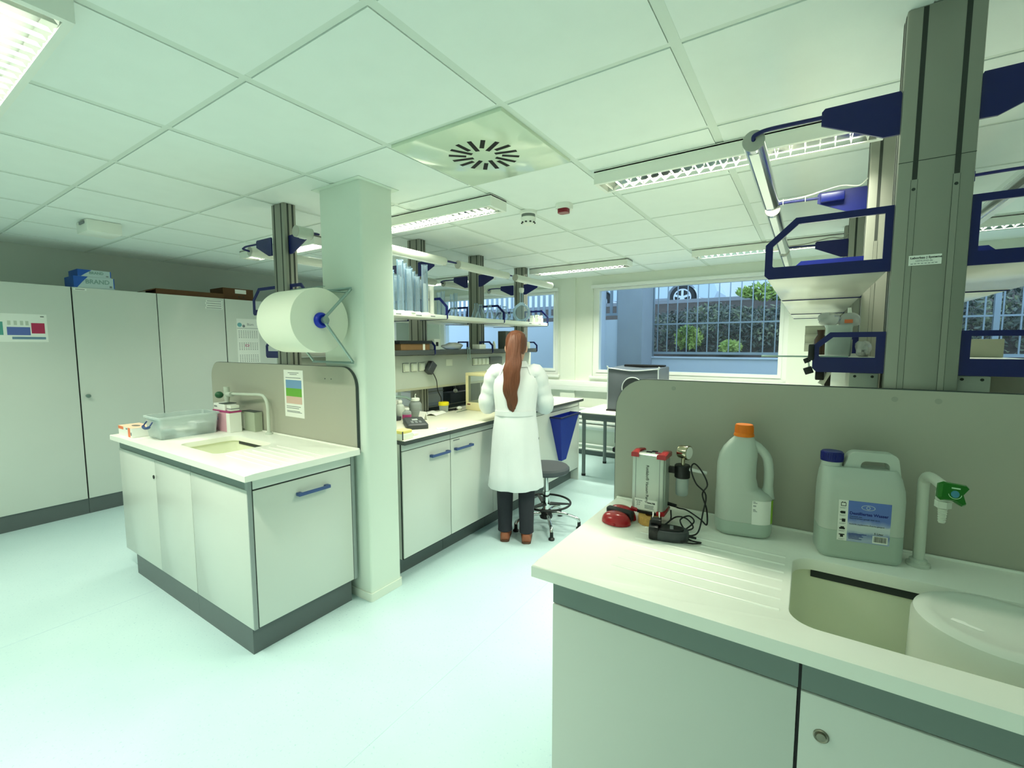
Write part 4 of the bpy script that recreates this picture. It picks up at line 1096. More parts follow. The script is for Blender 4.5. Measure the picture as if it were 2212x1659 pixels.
# clear tub with navy handles
t = thing('storage_tub', 'clear plastic storage tub with navy handle, holding tubes and bags, on the far worktop', 'tub', (-3.45, 1.285, ZW))
def tubring(o, z): return [(x, y, z) for x, y in rrect(-3.568-o, -3.335+o, 1.112-o, 1.455+o, 0.02, 4)]
b = B().loft([tubring(-0.016, ZW-0.001), tubring(-0.012, ZW+0.006), tubring(0.0, 1.040), tubring(0.007, 1.041), tubring(0.007, 1.052), tubring(-0.004, 1.052), tubring(-0.0035, 1.040), tubring(-0.015, ZW+0.007)])
obj('shell', b, M_clear, t)
for y, s in ((1.104, -1), (1.463, 1)):
    hb = bez([(-3.495, y, 1.022), (-3.497, y+s*0.012, 1.005), (-3.492, y+s*0.022, 0.99), (-3.452, y+s*0.026, 0.984), (-3.412, y+s*0.022, 0.99), (-3.407, y+s*0.012, 1.005), (-3.409, y, 1.022)], 5)
    obj('handle', B().tube(hb, [0.004]*8+[0.0085]*(len(hb)-16)+[0.004]*8, 10), mat('tub_handle_blue', rgb(56, 78, 128), 0.4), t, label='navy clip handle')
rnd = random.Random(5)
items = [('sample_tube', (-3.50, 1.20, 0.942), (-3.40, 1.30, 0.944), 0.014, M_white), ('sample_tube', (-3.40, 1.27, 0.940), (-3.37, 1.40, 0.942), 0.013, M_jug), ('sample_tube', (-3.53, 1.30, 0.940), (-3.44, 1.36, 0.940), 0.012, M_jug)]
lbl = ['white plastic tube lying lengthwise in the clear tub', 'frosted tube nearest the right wall of the clear tub', 'frosted tube deep at the left of the clear tub']
for (nm_, p0, p1, r, m_), l in zip(items, lbl):
    tag(obj(nm_, B().lathe([(r*0.5, 0), (r, 0.004), (r, (Vector(p1)-Vector(p0)).length-0.004), (r*0.6, (Vector(p1)-Vector(p0)).length)], Vector(p0)-Vector((0,0,0.0)), Vector(p1)-Vector(p0), 18), m_), l, 'tube', 'tubes in the clear tub')
def crumple(c, s, seed, amp=0.25, n=16, m=10):
    rr = random.Random(seed); b = B(); b.sphere((0,0,0), 1.0, (1,1,1), n, m)
    ph = [(rr.uniform(2,6), rr.uniform(2,6), rr.uniform(2,6), rr.uniform(0,6)) for _ in range(5)]
    zmin = 0
    for v in b.bm.verts:
        f = 1 + amp*sum(math.sin(a*v.co.x+q*v.co.y+w_*v.co.z+p) for a, q, w_, p in ph)/3
        v.co = Vector((v.co.x*s[0]*f, v.co.y*s[1]*f, max(v.co.z*f, -0.8)*s[2]))
        zmin = min(zmin, v.co.z)
    for v in b.bm.verts: v.co += Vector((c[0], c[1], c[2]-zmin))
    return b
tag(obj('sample_bag', crumple((-3.485, 1.185, ZW+0.010), (0.045, 0.05, 0.03), 2), M_bag), 'crumpled clear bag at the near end inside the clear tub', 'bag')
tag(obj('sample_bag', crumple((-3.40, 1.18, ZW+0.010), (0.032, 0.045, 0.026), 9), mat('pale_blue_bag', rgb(196, 222, 226), 0.35, trans=0.2, ior=1.1)), 'pale blue wrapped packet inside the clear tub', 'bag')
tag(obj('sample_box', B().box(-3.53, -3.39, 1.34, 1.43, ZW+0.0085, 0.985, 0.003), mat('pale_grey_box', rgb(214, 222, 222), 0.6)), 'pale grey small box at the back inside the clear tub', 'box')

def carton(label, x0, x1, y0, y1, z0, z1, m, name='carton', rot=0):
    t = thing(name, label, 'box', ((x0+x1)/2, (y0+y1)/2, z0))
    obj('box', B().box(x0, x1, y0, y1, z0, z1, 0.0015), m, t, smooth=0)
    if rot: t.rotation_euler.z = rot
    return t
# orange and white glove box
t = carton('white and orange glove box at the left front corner of the far worktop', -3.825, -3.590, 1.052, 1.165, ZW-0.002, 0.972, M_paper, 'glove_box')
b = B().box(-3.656, -3.618, 1.0512, 1.053, ZW, 0.971); obj('stripe', b, M_orangepr, t, smooth=0)
b = B().box(-3.8255, -3.5895, 1.0515, 1.1655, 0.9722, 0.9726)
obj('lid_print', b, mat('pale_orange_print', rgb(246, 206, 178), 0.7), t, smooth=0)
obj('opening', B().prism([(-3.705+0.045*math.cos(q), 1.11+0.02*math.sin(q)) for q in [2*PI*i/20 for i in range(20)]], 'xy', 0.9727, 0.973), mat('tissue_shadow', rgb(120, 120, 110), 0.8), t, smooth=0)
obj('corner_print', B().box(-3.8257, -3.735, 1.0515, 1.053, 0.952, 0.9715), M_orangepr, t, smooth=0)
obj('logo_mark', B().box(-3.690, -3.664, 1.0510, 1.053, 0.958, 0.966).box(-3.612, -3.596, 1.0510, 1.053, 0.925, 0.945), M_inkgrey, t, smooth=0)
# cartons behind the tub
t = carton('pink-edged white carton standing upright behind the clear tub', -3.47, -3.245, 1.478, 1.555, ZW-0.002, 1.052, M_paper)
obj('lid_edge', B().box(-3.474, -3.242, 1.475, 1.558, 1.044, 1.056, 0.002), M_pink, t, smooth=0)
obj('side_print', B().box(-3.47, -3.29, 1.4772, 1.4785, ZW, 1.043), M_pinkbox, t, smooth=0)
t = carton('plain grey-green carton beside the pink-edged carton, against the splash panel', -3.30, -3.135, 1.585, 1.640, ZW-0.002, 1.045, mat('grey_carton', rgb(170, 180, 160), 0.7))
obj('tape', B().box(-3.302, -3.133, 1.582, 1.6405, 1.045, 1.0465), M_edge, t, smooth=0)
obj('side_label', B().box(-3.299, -3.265, 1.5838, 1.586, ZW+0.01, 1.03), M_paper, t, smooth=0)
t = carton('small white carton with a dark lid lying on the pink-edged carton', -3.47, -3.31, 1.482, 1.556, 1.0563, 1.100, M_paper)
obj('lid', B().box(-3.39, -3.308, 1.480, 1.558, 1.1003, 1.104), M_edge, t, smooth=0)
obj('mark', B().box(-3.46, -3.42, 1.4808, 1.4825, 1.075, 1.085), M_inkgrey, t, smooth=0)
t = carton('small white drum-like carton under the green faucet handle', -3.300, -3.245, 1.49, 1.545, 1.0563, 1.094, M_white)
obj('band', B().box(-3.301, -3.244, 1.489, 1.546, 1.068, 1.074), M_inkgrey, t, smooth=0)

# notice on the far splash panel
t = thing('notice', 'laminated notice with blue, green and pale red fields on the far splash panel', 'notice', (-2.75, 1.645, 1.19))
y = 1.6452
obj('sheet', B().box(-2.858, -2.643, y-0.0006, y, 1.038, 1.342), M_paper, t, smooth=0)
for nmx, za, zb_, c in (('field', 1.225, 1.278, rgb(120, 160, 200)), ('field', 1.172, 1.225, rgb(110, 176, 66)), ('field', 1.125, 1.172, rgb(222, 190, 176))):
    obj(nmx, B().box(-2.838, -2.663, y-0.0010, y-0.0005, za, zb_), mat('notice_%d' % int(za*1000), c, 0.6), t, smooth=0)
b = B()
for z, xa, xb in ((1.322, -2.81, -2.69), (1.312, -2.79, -2.71), (1.290, -2.838, -2.67), (1.105, -2.838, -2.68), (1.094, -2.838, -2.70), (1.075, -2.835, -2.69), (1.068, -2.835, -2.67)):
    b.box(xa, xb, y-0.0009, y-0.0004, z, z+0.004)
obj('print_lines', b, M_inkgrey, t, smooth=0)

# paper roll in its wire wall holder on the column
t = thing('paper_roll', 'huge white paper towel roll with a blue core plug beside the column', 'paper roll', (-2.31, 1.475, 1.63))
rc = Vector((-2.30, 1.478, 1.632))
obj('roll', B().lathe([(0.022, 0.012), (0.022, 0.001), (0.171, 0.0), (0.172, 0.003), (0.172, 0.317), (0.171, 0.32), (0.022, 0.32)], (-2.51, rc.y, rc.z), (1,0,0), 64), M_roll, t)
obj('core_plug', B().lathe([(0.042, 0), (0.042, 0.008), (0.036, 0.020), (0.030, 0.024), (0.012, 0.020)], (-2.190, rc.y, rc.z), (1,0,0), 32), M_bluebr, t, label='cobalt core plug')
t = thing('roll_holder', 'bent galvanised wire holder carrying the big paper roll on the column', 'holder', (-2.31, 1.64, 1.63))
def bar(p, q, w_=0.010, h_=0.005, up=(1, 0, 0)):
    p, q = Vector(p), Vector(q); d = (q-p).normalized(); n_ = Vector(up); s_ = d.cross(n_).normalized()
    return B().obox((p+q)/2, d*((q-p).length/2), n_*h_, s_*w_, 0.002)
xr, xl = -2.152, -2.525
yc = 1.647
for i, x in enumerate((xr, xl)):
    s_ = 1 if i == 0 else -1
    obj('strut', B().tube([(x, yc, 1.812), (x, rc.y-0.004, rc.z+0.010)], 0.008, 10), M_steel, t)
    obj('strut', B().tube([(x, yc, 1.402), (x, rc.y-0.004, rc.z-0.008)], 0.0075, 10), M_steel, t)
    obj('hub', B().cyl((x-0.012, rc.y, rc.z), (x+0.012, rc.y, rc.z), 0.018).cyl((x, rc.y, rc.z), (x - s_*0.05, rc.y, rc.z), 0.009), M_steel, t)
obj('cross_bar', B().box(xl-0.004, xr+0.012, yc-0.010, yc-0.002, 1.806, 1.822, 0.003), M_steel, t)
obj('cross_bar', B().box(xl-0.004, xr+0.012, yc-0.010, yc-0.002, 1.394, 1.408, 0.003), M_steel, t)
obj('stay_wire', B().tube([(xr, yc-0.012, 1.79), (-2.29, 1.60, 1.806), (-2.44, yc-0.012, 1.80)], 0.004, 8), M_steel, t)
obj('tear_edge', B().box(-2.50, -2.19, 1.50, 1.512, 1.812, 1.817), M_steel, t)

# ------------------------------------------------------------------ things on and above the person's bench
ZB_ = 0.9112
# analytical balance
t = thing('analytical_balance', 'cream analytical balance with a glass draught shield, left of the person', 'balance', (-2.45, 3.32, ZB_))
bx0, bx1, by0, by1 = -2.60, -2.34, 3.19, 3.50
obj('base', B().box(bx0, bx1, by0, by1, ZB_-0.0015, 0.985, 0.008), M_cream, t)
obj('lid', B().box(bx0, bx1, by0, by1, 1.222, 1.250, 0.006), M_cream, t)
for (xa, ya) in ((bx0+0.002, by0+0.002), (bx0+0.002, by1-0.034), (bx1-0.034, by1-0.034)):
    obj('corner_post', B().box(xa, xa+0.032, ya, ya+0.032, 0.984, 1.223), M_cream, t)
obj('corner_post', B().box(bx1-0.012, bx1-0.002, by0+0.002, by0+0.012, 0.984, 1.223), M_cream, t)
obj('glass_pane', B().box(bx0+0.034, bx1-0.012, by0+0.004, by0+0.008, 0.985, 1.222).box(bx1-0.008, bx1-0.004, by0+0.012, by1-0.034, 0.985, 1.222), M_glass, t)
obj('rear_wall', B().box(bx0+0.034, bx1-0.034, by1-0.02, by1-0.004, 0.985, 1.222), mat('balance_back', rgb(190, 196, 176), 0.5), t)
obj('pan', B().lathe([(0.008, 0), (0.008, 0.02), (0.042, 0.022), (0.042, 0.026), (0.0, 0.026)], (-2.47, 3.34, 0.984), n=28), M_chrome, t)
obj('side_panel', B().box(bx1-0.001, bx1+0.004, by0+0.05, by1-0.04, 0.99, 1.215, 0.002), M_dark, t)
obj('logo_mark', B().box(bx0+0.02, bx0+0.055, by0-0.0008, by0+0.001, 0.960, 0.970), mat('logo_brown', rgb(110, 40, 30), 0.5), t, smooth=0)
# small white object on top
tag(obj('tape_dispenser', crumple((-2.42, 3.34, 1.2515), (0.045, 0.03, 0.018), 12, 0.2), M_white), 'small white clump resting on the lid of the balance', 'dispenser')
# yellow lidded cup
t = thing('specimen_cup', 'clear specimen cup with a bright yellow lid on the bench', 'cup', (-2.685, 2.99, ZB_))
obj('cup', B().lathe([(0.038, -0.001), (0.042, 0.06), (0.0395, 0.06), (0.036, 0.003)], (-2.685, 2.99, ZB_), n=28), M_clear, t)
obj('contents', B().lathe([(0.034, 0.003), (0.036, 0.028), (0.01, 0.032)], (-2.685, 2.99, ZB_), n=24), mat('amber_contents', rgb(205, 165, 100), 0.6), t)
obj('lid', B().lathe([(0.0455, 0.058), (0.047, 0.062), (0.046, 0.084), (0.042, 0.087), (0.0, 0.086)], (-2.685, 2.99, ZB_), n=32), M_yellow, t)
# open booklet
t = thing('booklet', 'open white booklet lying flat in front of the yellow-lidded cup', 'booklet', (-2.70, 2.86, ZB_))
def page(x0, x1, ya, yb, curl):
    n = 8; rings = []
    for i in range(n+1):
        f = i/n; x = x0+(x1-x0)*f; z = ZB_ + 0.001 + curl*math.sin(PI*f)*0.012
        rings.append([(x, ya, z), (x, yb, z), (x, yb, z+0.002), (x, ya, z+0.002)])
    return B().loft(rings)
obj('page', page(-2.77, -2.69, 2.74, 2.93, 1.0), M_paper, t); obj('page', page(-2.69, -2.60, 2.74, 2.93, 1.2), M_paper, t)
obj('print_lines', B().box(-2.76, -2.70, 2.78, 2.79, ZB_+0.012, ZB_+0.0125), M_inkgrey, t)
t.rotation_euler.z = 0.25
# desk phone / meter
t = thing('bench_meter', 'flat charcoal meter with a small display at the near end of the bench', 'meter', (-2.40, 2.36, ZB_))
Rm = Matrix.Rotation(math.radians(-38), 3, 'Z')
q = lambda x, y, z: Vector((-2.40, 2.36, ZB_)) + Rm @ Vector((x, y, z))
o = rrect(-0.165, 0.165, -0.075, 0.075, 0.02, 4)
obj('case', B().loft([[q(x, y, -0.001) for x, y in o], [q(x, y, 0.028) for x, y in o], [q(x*0.95, y*0.9, 0.038) for x, y in o]]), M_dark, t)
obj('display', B().obox(q(-0.03, 0.0, 0.0385), Rm @ Vector((0.03, 0, 0)), Rm @ Vector((0, 0.02, 0)), (0, 0, 0.0006)), mat('pale_display', rgb(190, 200, 196), 0.3), t, smooth=0)
b = B()
for i in range(4):
    for j in range(3): b.obox(q(0.04+0.024*i, -0.03+0.028*j, 0.039), Rm @ Vector((0.008, 0, 0)), Rm @ Vector((0, 0.009, 0)), (0, 0, 0.0012))
obj('key', b, M_inkgrey, t, smooth=0)
# bottles near the column
def bottle(label, x, y, r, h, body, capm, cap_r=None, name='reagent_bottle', spout=False):
    t = thing(name, label, 'bottle', (x, y, ZB_))
    cr_ = cap_r or r*0.55
    obj('body', B().lathe([(r*0.9, -0.001), (r, 0.006), (r, h*0.66), (r*0.85, h*0.75), (cr_*0.85, h*0.82), (cr_*0.85, h*0.86)], (x, y, ZB_), n=24), body, t)
    obj('cap', B().lathe([(cr_, h*0.85), (cr_, h*0.97), (cr_*0.8, h)], (x, y, ZB_), n=24), capm, t)
    if spout: obj('spout', B().tube([(x, y, ZB_+h*0.98), (x, y, ZB_+h*1.16), (x+0.01, y-0.004, ZB_+h*1.2)], 0.004, 8), capm, t)
    return t
M_amber = mat('grey_bottle', rgb(126, 136, 130), 0.3, trans=0.2)
tb = bottle('clear wash bottle with white cap and dark band near the column', -2.70, 2.66, 0.052, 0.155, M_clear, M_white, 0.036, spout=True)
obj('band', B().lathe([(0.0535, 0.045), (0.0535, 0.052)], (-2.70, 2.66, ZB_), n=24).lathe([(0.0535, 0.062), (0.0535, 0.066)], (-2.70, 2.66, ZB_), n=24), M_inkgrey, tb)
obj('contents', B().lathe([(0.048, 0.004), (0.049, 0.10), (0.03, 0.112)], (-2.70, 2.66, ZB_), n=24), M_amber, tb)
tb = bottle('small bottle with raspberry pink label beside the wash bottle', -2.60, 2.47, 0.034, 0.10, M_clear, M_white)
obj('label', B().lathe([(0.0348, 0.018), (0.0348, 0.052)], (-2.60, 2.47, ZB_), n=24, cap0=False, cap1=False), M_pink, tb)
bottle('pale bottle partly hidden by the white column', -2.71, 2.50, 0.036, 0.15, M_jug, M_white)
t = tag(obj('folded_card', B().prism([(2.545, ZB_-0.001), (2.552, ZB_-0.001), (2.572, ZB_+0.058), (2.592, ZB_-0.001), (2.599, ZB_-0.001), (2.574, ZB_+0.066), (2.57, ZB_+0.066)], 'yz', -2.56, -2.50), M_paper), 'small white folded tent card standing beside the pink bottle', 'card')
t = thing('microscope', 'grey bench microscope with chrome arm behind the bottles, mostly hidden by the column', 'microscope', (-2.72, 2.40, ZB_))
obj('base', B().box(-2.79, -2.66, 2.34, 2.47, ZB_-0.001, ZB_+0.03, 0.006), M_dark, t)
obj('pillar', B().box(-2.775, -2.745, 2.37, 2.41, ZB_+0.029, 1.10, 0.004), M_inkgrey, t)
obj('arm', B().tube(bez([(-2.76, 2.39, 1.07), (-2.73, 2.45, 1.09), (-2.70, 2.54, 1.085), (-2.69, 2.60, 1.06)], 6), 0.011, 10), M_steel, t)
obj('knob', B().cyl((-2.74, 2.385, 1.0), (-2.72, 2.385, 1.0), 0.022), M_dark, t)
# yellow pad box at the bench corner
t = thing('pad_box', 'white box with a soft yellow sponge on top at the near bench corner', 'box', (-2.12, 1.99, ZB_))
obj('box', B().box(-2.175, -2.085, 1.935, 2.03, ZB_-0.001, 0.948, 0.002), M_paper, t)
obj('sponge', B().box(-2.172, -2.088, 1.938, 2.027, 0.9475, 0.968, 0.006), mat('pale_yellow', rgb(246, 230, 140), 0.8), t)
obj('edge_strip', B().box(-2.0845, -2.0825, 1.936, 1.944, ZB_, 0.965), M_dark, t)
tag(obj('remote', B().box(-2.22, -2.13, 2.08, 2.125, ZB_-0.001, 0.928, 0.006), M_white), 'white rounded remote lying beside the yellow sponge box', 'remote')
# tweezers and cables at the rear
tag(obj('cable_coil', B().tube(bez([(-2.70+0.05*math.cos(a)*(1-a/40), 3.10+0.10*math.sin(a*1.3), ZB_+0.004+0.002*math.sin(3*a)) for a in [0.6*i for i in range(22)]], 4), 0.0045, 6), M_black), 'tangled black cable lying behind the yellow-lidded cup', 'cable')
tag(obj('white_plug', B().lathe([(0.010, 0), (0.016, 0.012), (0.017, 0.03), (0.010, 0.045)], (-2.66, 3.14, ZB_+0.0155), (0.4, 0.8, 0.0)), M_white), 'small white plug at the end of the tangled black cable', 'plug')
tag(obj('glass_rod', B().cyl((-2.56, 3.02, ZB_+0.003), (-2.58, 3.185, ZB_+0.003), 0.0035), M_steel), 'thin steel rod on the bench in front of the balance', 'rod')
tag(obj('paper_sheet', B().box(-2.44, -2.18, 3.98, 4.25, ZB_-0.0005, ZB_+0.001), M_paper, smooth=0), 'white paper sheet lying on the bench end near the window', 'paper')
tag(obj('ruler', B().box(-2.60, -2.57, 3.95, 4.30, ZB_-0.0005, ZB_+0.002), M_inkgrey, smooth=0), 'grey ruler at the rear of the bench end near the window', 'ruler')
tag(obj('ring_stain_dish', B().lathe([(0.04, -0.0005), (0.043, 0.006), (0.040, 0.006), (0.036, 0.001)], (-2.14, 2.36, ZB_), n=28), M_glass), 'shallow glass dish at the front edge of the bench', 'dish')
# black power supply plugged into the rail with cable
t = thing('power_adapter', 'charcoal power adapter hanging from the socket rail with a long black cable', 'power adapter', (-2.72, 2.85, 1.31))
Rm = Matrix.Rotation(math.radians(-38), 3, 'X')
cc = Vector((-2.718, 2.865, 1.305))
obj('case', B().obox(cc, (0.030, 0, 0), Rm @ Vector((0, 0.034, 0)), Rm @ Vector((0, 0, 0.052)), 0.008, 3), M_dark, t)
obj('cable', B().tube(bez([cc+Vector((0.0, 0.03, -0.045)), (-2.715, 2.935, 1.19), (-2.72, 2.955, 1.10), (-2.71, 2.985, 1.03), (-2.72, 2.99, 0.95), (-2.70, 3.02, 0.918)], 6), 0.004, 8), M_black, t)

# blue waste bin hanging on the cabinet
t = thing('waste_bin', 'cobalt blue wedge-shaped waste bin hanging on the end cabinet', 'bin', (-2.03, 4.17, 0.55))
M_bin = mat('bin_blue', rgb(16, 42, 150), 0.4)
def binring(z, xo, ya, yb, i=0.0): return [(-2.098+i, ya+i, z), (xo-i, ya+i, z), (xo-i, yb-i, z), (-2.098+i, yb-i, z)]
b = B().loft([binring(0.32, -2.06, 4.06, 4.16), binring(0.765, -1.985, 3.88, 4.28), binring(0.785, -1.975, 3.865, 4.30), binring(0.795, -1.975, 3.865, 4.30), binring(0.795, -1.985, 3.875, 4.29, 0.004), binring(0.36, -2.06, 4.06, 4.16, 0.006)])
obj('body', b, M_bin, t)
obj('rim', B().tube([(-2.09, 3.865, 0.792), (-1.975, 3.865, 0.792), (-1.975, 4.30, 0.792), (-2.09, 4.30, 0.792)], 0.009, 8), mat('bin_rim', rgb(12, 26, 70), 0.4), t)

# equipment on the other side of the island, seen under the rail
t = thing('monitor', 'dark flat monitor seen from behind under the socket rail', 'monitor', (-3.22, 3.75, 0.911))
obj('screen', B().box(-3.24, -3.20, 3.50, 4.02, 1.0, 1.33, 0.006), M_dark, t)
obj('stand', B().box(-3.21, -3.17, 3.72, 3.80, 0.92, 1.10, 0.004), M_black, t)
obj('foot', B().box(-3.32, -3.12, 3.62, 3.90, 0.9112, 0.925, 0.004), M_black, t)
t = thing('instrument', 'pale blue-grey instrument housing on the far side of the bench, behind the booklet', 'instrument', (-3.1, 3.2, 0.911))
obj('housing', B().box(-3.30, -3.02, 3.06, 3.36, 0.9112, 1.15, 0.008), mat('pale_blue_grey', rgb(176, 188, 204), 0.5), t)
obj('lid', B().box(-3.30, -3.015, 3.055, 3.365, 1.05, 1.056), M_inkgrey, t)
obj('panel', B().box(-3.021, -3.016, 3.10, 3.32, 0.95, 1.03), mat('pale_panel', rgb(206, 214, 222), 0.5), t)
t = thing('instrument', 'dark laboratory instrument with sloping arm on the far side of the bench', 'instrument', (-3.15, 3.9, 0.911))
obj('housing', B().box(-3.13, -3.0, 3.44, 4.30, 0.9112, 1.02, 0.01), mat('slate_case', rgb(60, 70, 80), 0.5), t)
obj('arm', B().tube([(-3.06, 3.46, 1.36), (-3.06, 3.52, 1.20), (-3.06, 3.60, 1.015)], 0.012, 8), M_dark, t)
obj('knob', B().sphere((-3.0, 3.52, 1.035), 0.022), M_white, t)
# ------------------------------------------------------------------ person in a lab coat, seen from behind
PF = Vector((-0.50, 0.866, 0)).normalized()        # facing
PR = Vector((PF.y, -PF.x, 0))                      # the person's right
PB = Vector((-1.835, 2.845, 0))
def pp(r, f, z): return PB + PR*r + PF*f + Vector((0, 0, z))

def skin_mesh(chains, root=0, sub=2):
    """chains: list of [(point, radius), ...] sharing points by identity of coordinates"""
    me = bpy.data.meshes.new('skin'); vs, es, rad, key = [], [], [], {}
    for ch in chains:
        prev = None
        for p, r in ch:
            k = tuple(round(c, 4) for c in p)
            if k not in key:
                key[k] = len(vs); vs.append(tuple(p)); rad.append(r)
            i = key[k]
            if prev is not None and prev != i: es.append((prev, i))
            prev = i
    me.from_pydata(vs, es, [])
    o = bpy.data.objects.new('skin', me); COL.objects.link(o)
    md = o.modifiers.new('s', 'SKIN'); md.use_smooth_shade = True
    sv = me.skin_vertices[0].data
    for i, r in enumerate(rad):
        rr = r if isinstance(r, tuple) else (r, r)
        sv[i].radius = rr
        sv[i].use_root = (i == root)
    sb = o.modifiers.new('u', 'SUBSURF'); sb.levels = sub; sb.render_levels = sub
    dg = bpy.context.evaluated_depsgraph_get()
    out = bpy.data.meshes.new_from_object(o.evaluated_get(dg))
    bpy.data.objects.remove(o); bpy.data.meshes.remove(me)
    return out

M_skin = mat('skin', rgb(226, 180, 156), 0.55, sss=0.05)
M_hair = mat('chestnut_hair', rgb(104, 58, 36), 0.5, noise=0.35, nscale=40, stretch=(6, 6, 0.6))
M_coat = mat('white_coat_cloth', rgb(226, 230, 232), 0.9, noise=0.03, nscale=12, bump=0.2, bscale=90)
M_trous = mat('dark_trousers', rgb(40, 42, 50), 0.85, noise=0.1, nscale=30)
M_shoe = mat('brown_clog', rgb(150, 88, 62), 0.5)
person = thing('person', 'person in white lab coat with long brown ponytail, standing at the bench', 'person', tuple(PB))

HIP, CH, NK = pp(0, 0.0, 0.86), pp(0, 0.03, 1.20), pp(0, 0.055, 1.335)
HC_ = pp(0.0, 0.105, 1.475)
spine = [(HIP, (0.13, 0.10)), (pp(0, 0.005, 0.98), (0.115, 0.09)), (pp(0, 0.015, 1.10), (0.12, 0.09)), (CH, (0.135, 0.095)), (pp(0, 0.045, 1.285), (0.09, 0.075)), (NK, 0.050), (pp(0, 0.075, 1.385), 0.048), (pp(0, 0.085, 1.42), 0.05)]
chains = [spine]
feet = {}
for s in (-1, 1):
    hipj = pp(0.085*s, 0.0, 0.80)
    fz = -0.01 if s > 0 else 0.02
    chains.append([(HIP, (0.13, 0.10)), (hipj, 0.085), (pp(0.085*s, 0.012, 0.60), 0.070), (pp(0.082*s, 0.02, 0.46), 0.056), (pp(0.08*s, fz-0.005, 0.28), 0.050), (pp(0.078*s, fz-0.015, 0.09), 0.036), (pp(0.082*s, fz+0.06, 0.045), 0.032), (pp(0.088*s, fz+0.13, 0.032), 0.025)])
    feet[s] = fz
arms = {}
for s in (-1, 1):
    sh = pp(0.155*s, 0.045, 1.275); el = pp(0.225*s, 0.09, 1.035); wr = pp(0.135*s, 0.325, 1.02)
    arms[s] = (sh, el, wr)
    chains.append([(CH, (0.135, 0.095)), (pp(0.09*s, 0.04, 1.275), 0.062), (sh, 0.055), (sh.lerp(el, 0.5), 0.046), (el, 0.040), (el.lerp(wr, 0.4), 0.038), (wr, 0.026)])
body = B()
body.add_mesh(skin_mesh(chains))
# hands: palm and five fingers each, slightly curled
for s in (-1, 1):
    sh, el, wr = arms[s]
    fw = (wr-el).normalized(); up = Vector((0, 0, 1)); side = fw.cross(up).normalized()*s
    inn = -side
    palm = wr + fw*0.045
    body.add_mesh(skin_mesh([[(wr, (0.024, 0.018)), (wr+fw*0.03, (0.034, 0.016)), (wr+fw*0.075, (0.038, 0.014))]], sub=2))
    for k, (off, ln) in enumerate(((-0.027, 0.060), (-0.009, 0.072), (0.009, 0.076), (0.027, 0.068))):
        b0 = wr + fw*0.07 + inn*(off*1.0)
        d1 = (fw*0.96 - up*0.25).normalized(); d2 = (fw*0.75 - up*0.65).normalized(); d3 = (fw*0.45 - up*0.9).normalized()
        p1 = b0 + d1*ln*0.45; p2 = p1 + d2*ln*0.32; p3 = p2 + d3*ln*0.25
        body.add_mesh(skin_mesh([[(b0 - fw*0.02, 0.009), (b0, 0.009), (p1, 0.0085), (p2, 0.008), (p3, 0.0065)]], sub=1))
    t0 = wr + fw*0.022 + inn*0.026
    body.add_mesh(skin_mesh([[(t0 - inn*0.012, 0.011), (t0, 0.0115), (t0 + (fw*0.7+inn*0.6).normalized()*0.034, 0.010), (t0 + (fw*0.7+inn*0.6).normalized()*0.034 + (fw*0.95 - up*0.2)*0.026, 0.008)]], sub=1))
# head
tilt = Matrix.Rotation(math.radians(-14), 3, PR)
def hd_(r, f, z): return HC_ + tilt @ (PR*r + PF*f + Vector((0, 0, z)))
rings = []
prof = [(-0.112, 0.035, 0.040, 0.030), (-0.098, 0.048, 0.052, 0.026), (-0.07, 0.060, 0.070, 0.016), (-0.03, 0.069, 0.085, 0.004), (0.01, 0.074, 0.094, -0.002), (0.05, 0.075, 0.096, -0.006), (0.085, 0.066, 0.084, -0.008), (0.108, 0.046, 0.060, -0.008), (0.119, 0.018, 0.024, -0.008)]
for z, a, d, o in prof: rings.append([hd_(a*math.cos(q), o + d*math.sin(q), z) for q in [2*PI*i/24 for i in range(24)]])
body.loft(rings)
body.loft([[hd_(x*1.0, 0.082 + y, z) for x, y in ((-0.012, 0), (0.012, 0), (0.004, q_), (-0.004, q_))] for z, q_ in ((0.015, 0.008), (-0.01, 0.020), (-0.028, 0.030), (-0.036, 0.016))])
for s in (-1, 1):
    body.sphere(hd_(0.075*s, -0.008, -0.008), 0.028, (0.35, 0.7, 1.1), 10, 8)
obj('body', body, M_skin, person, smooth=60)
eb, lb_ = B(), B()
for s in (-1, 1): eb.sphere(hd_(0.030*s, 0.078, 0.012), 0.011, (1, 0.8, 0.7), 12, 8)
obj('eyes', eb, mat('eye_white', rgb(60, 50, 46), 0.2), person)
obj('mouth', lb_.sphere(hd_(0, 0.076, -0.062), 0.018, (1, 0.5, 0.35), 12, 8), mat('lips', rgb(176, 96, 90), 0.5), person)
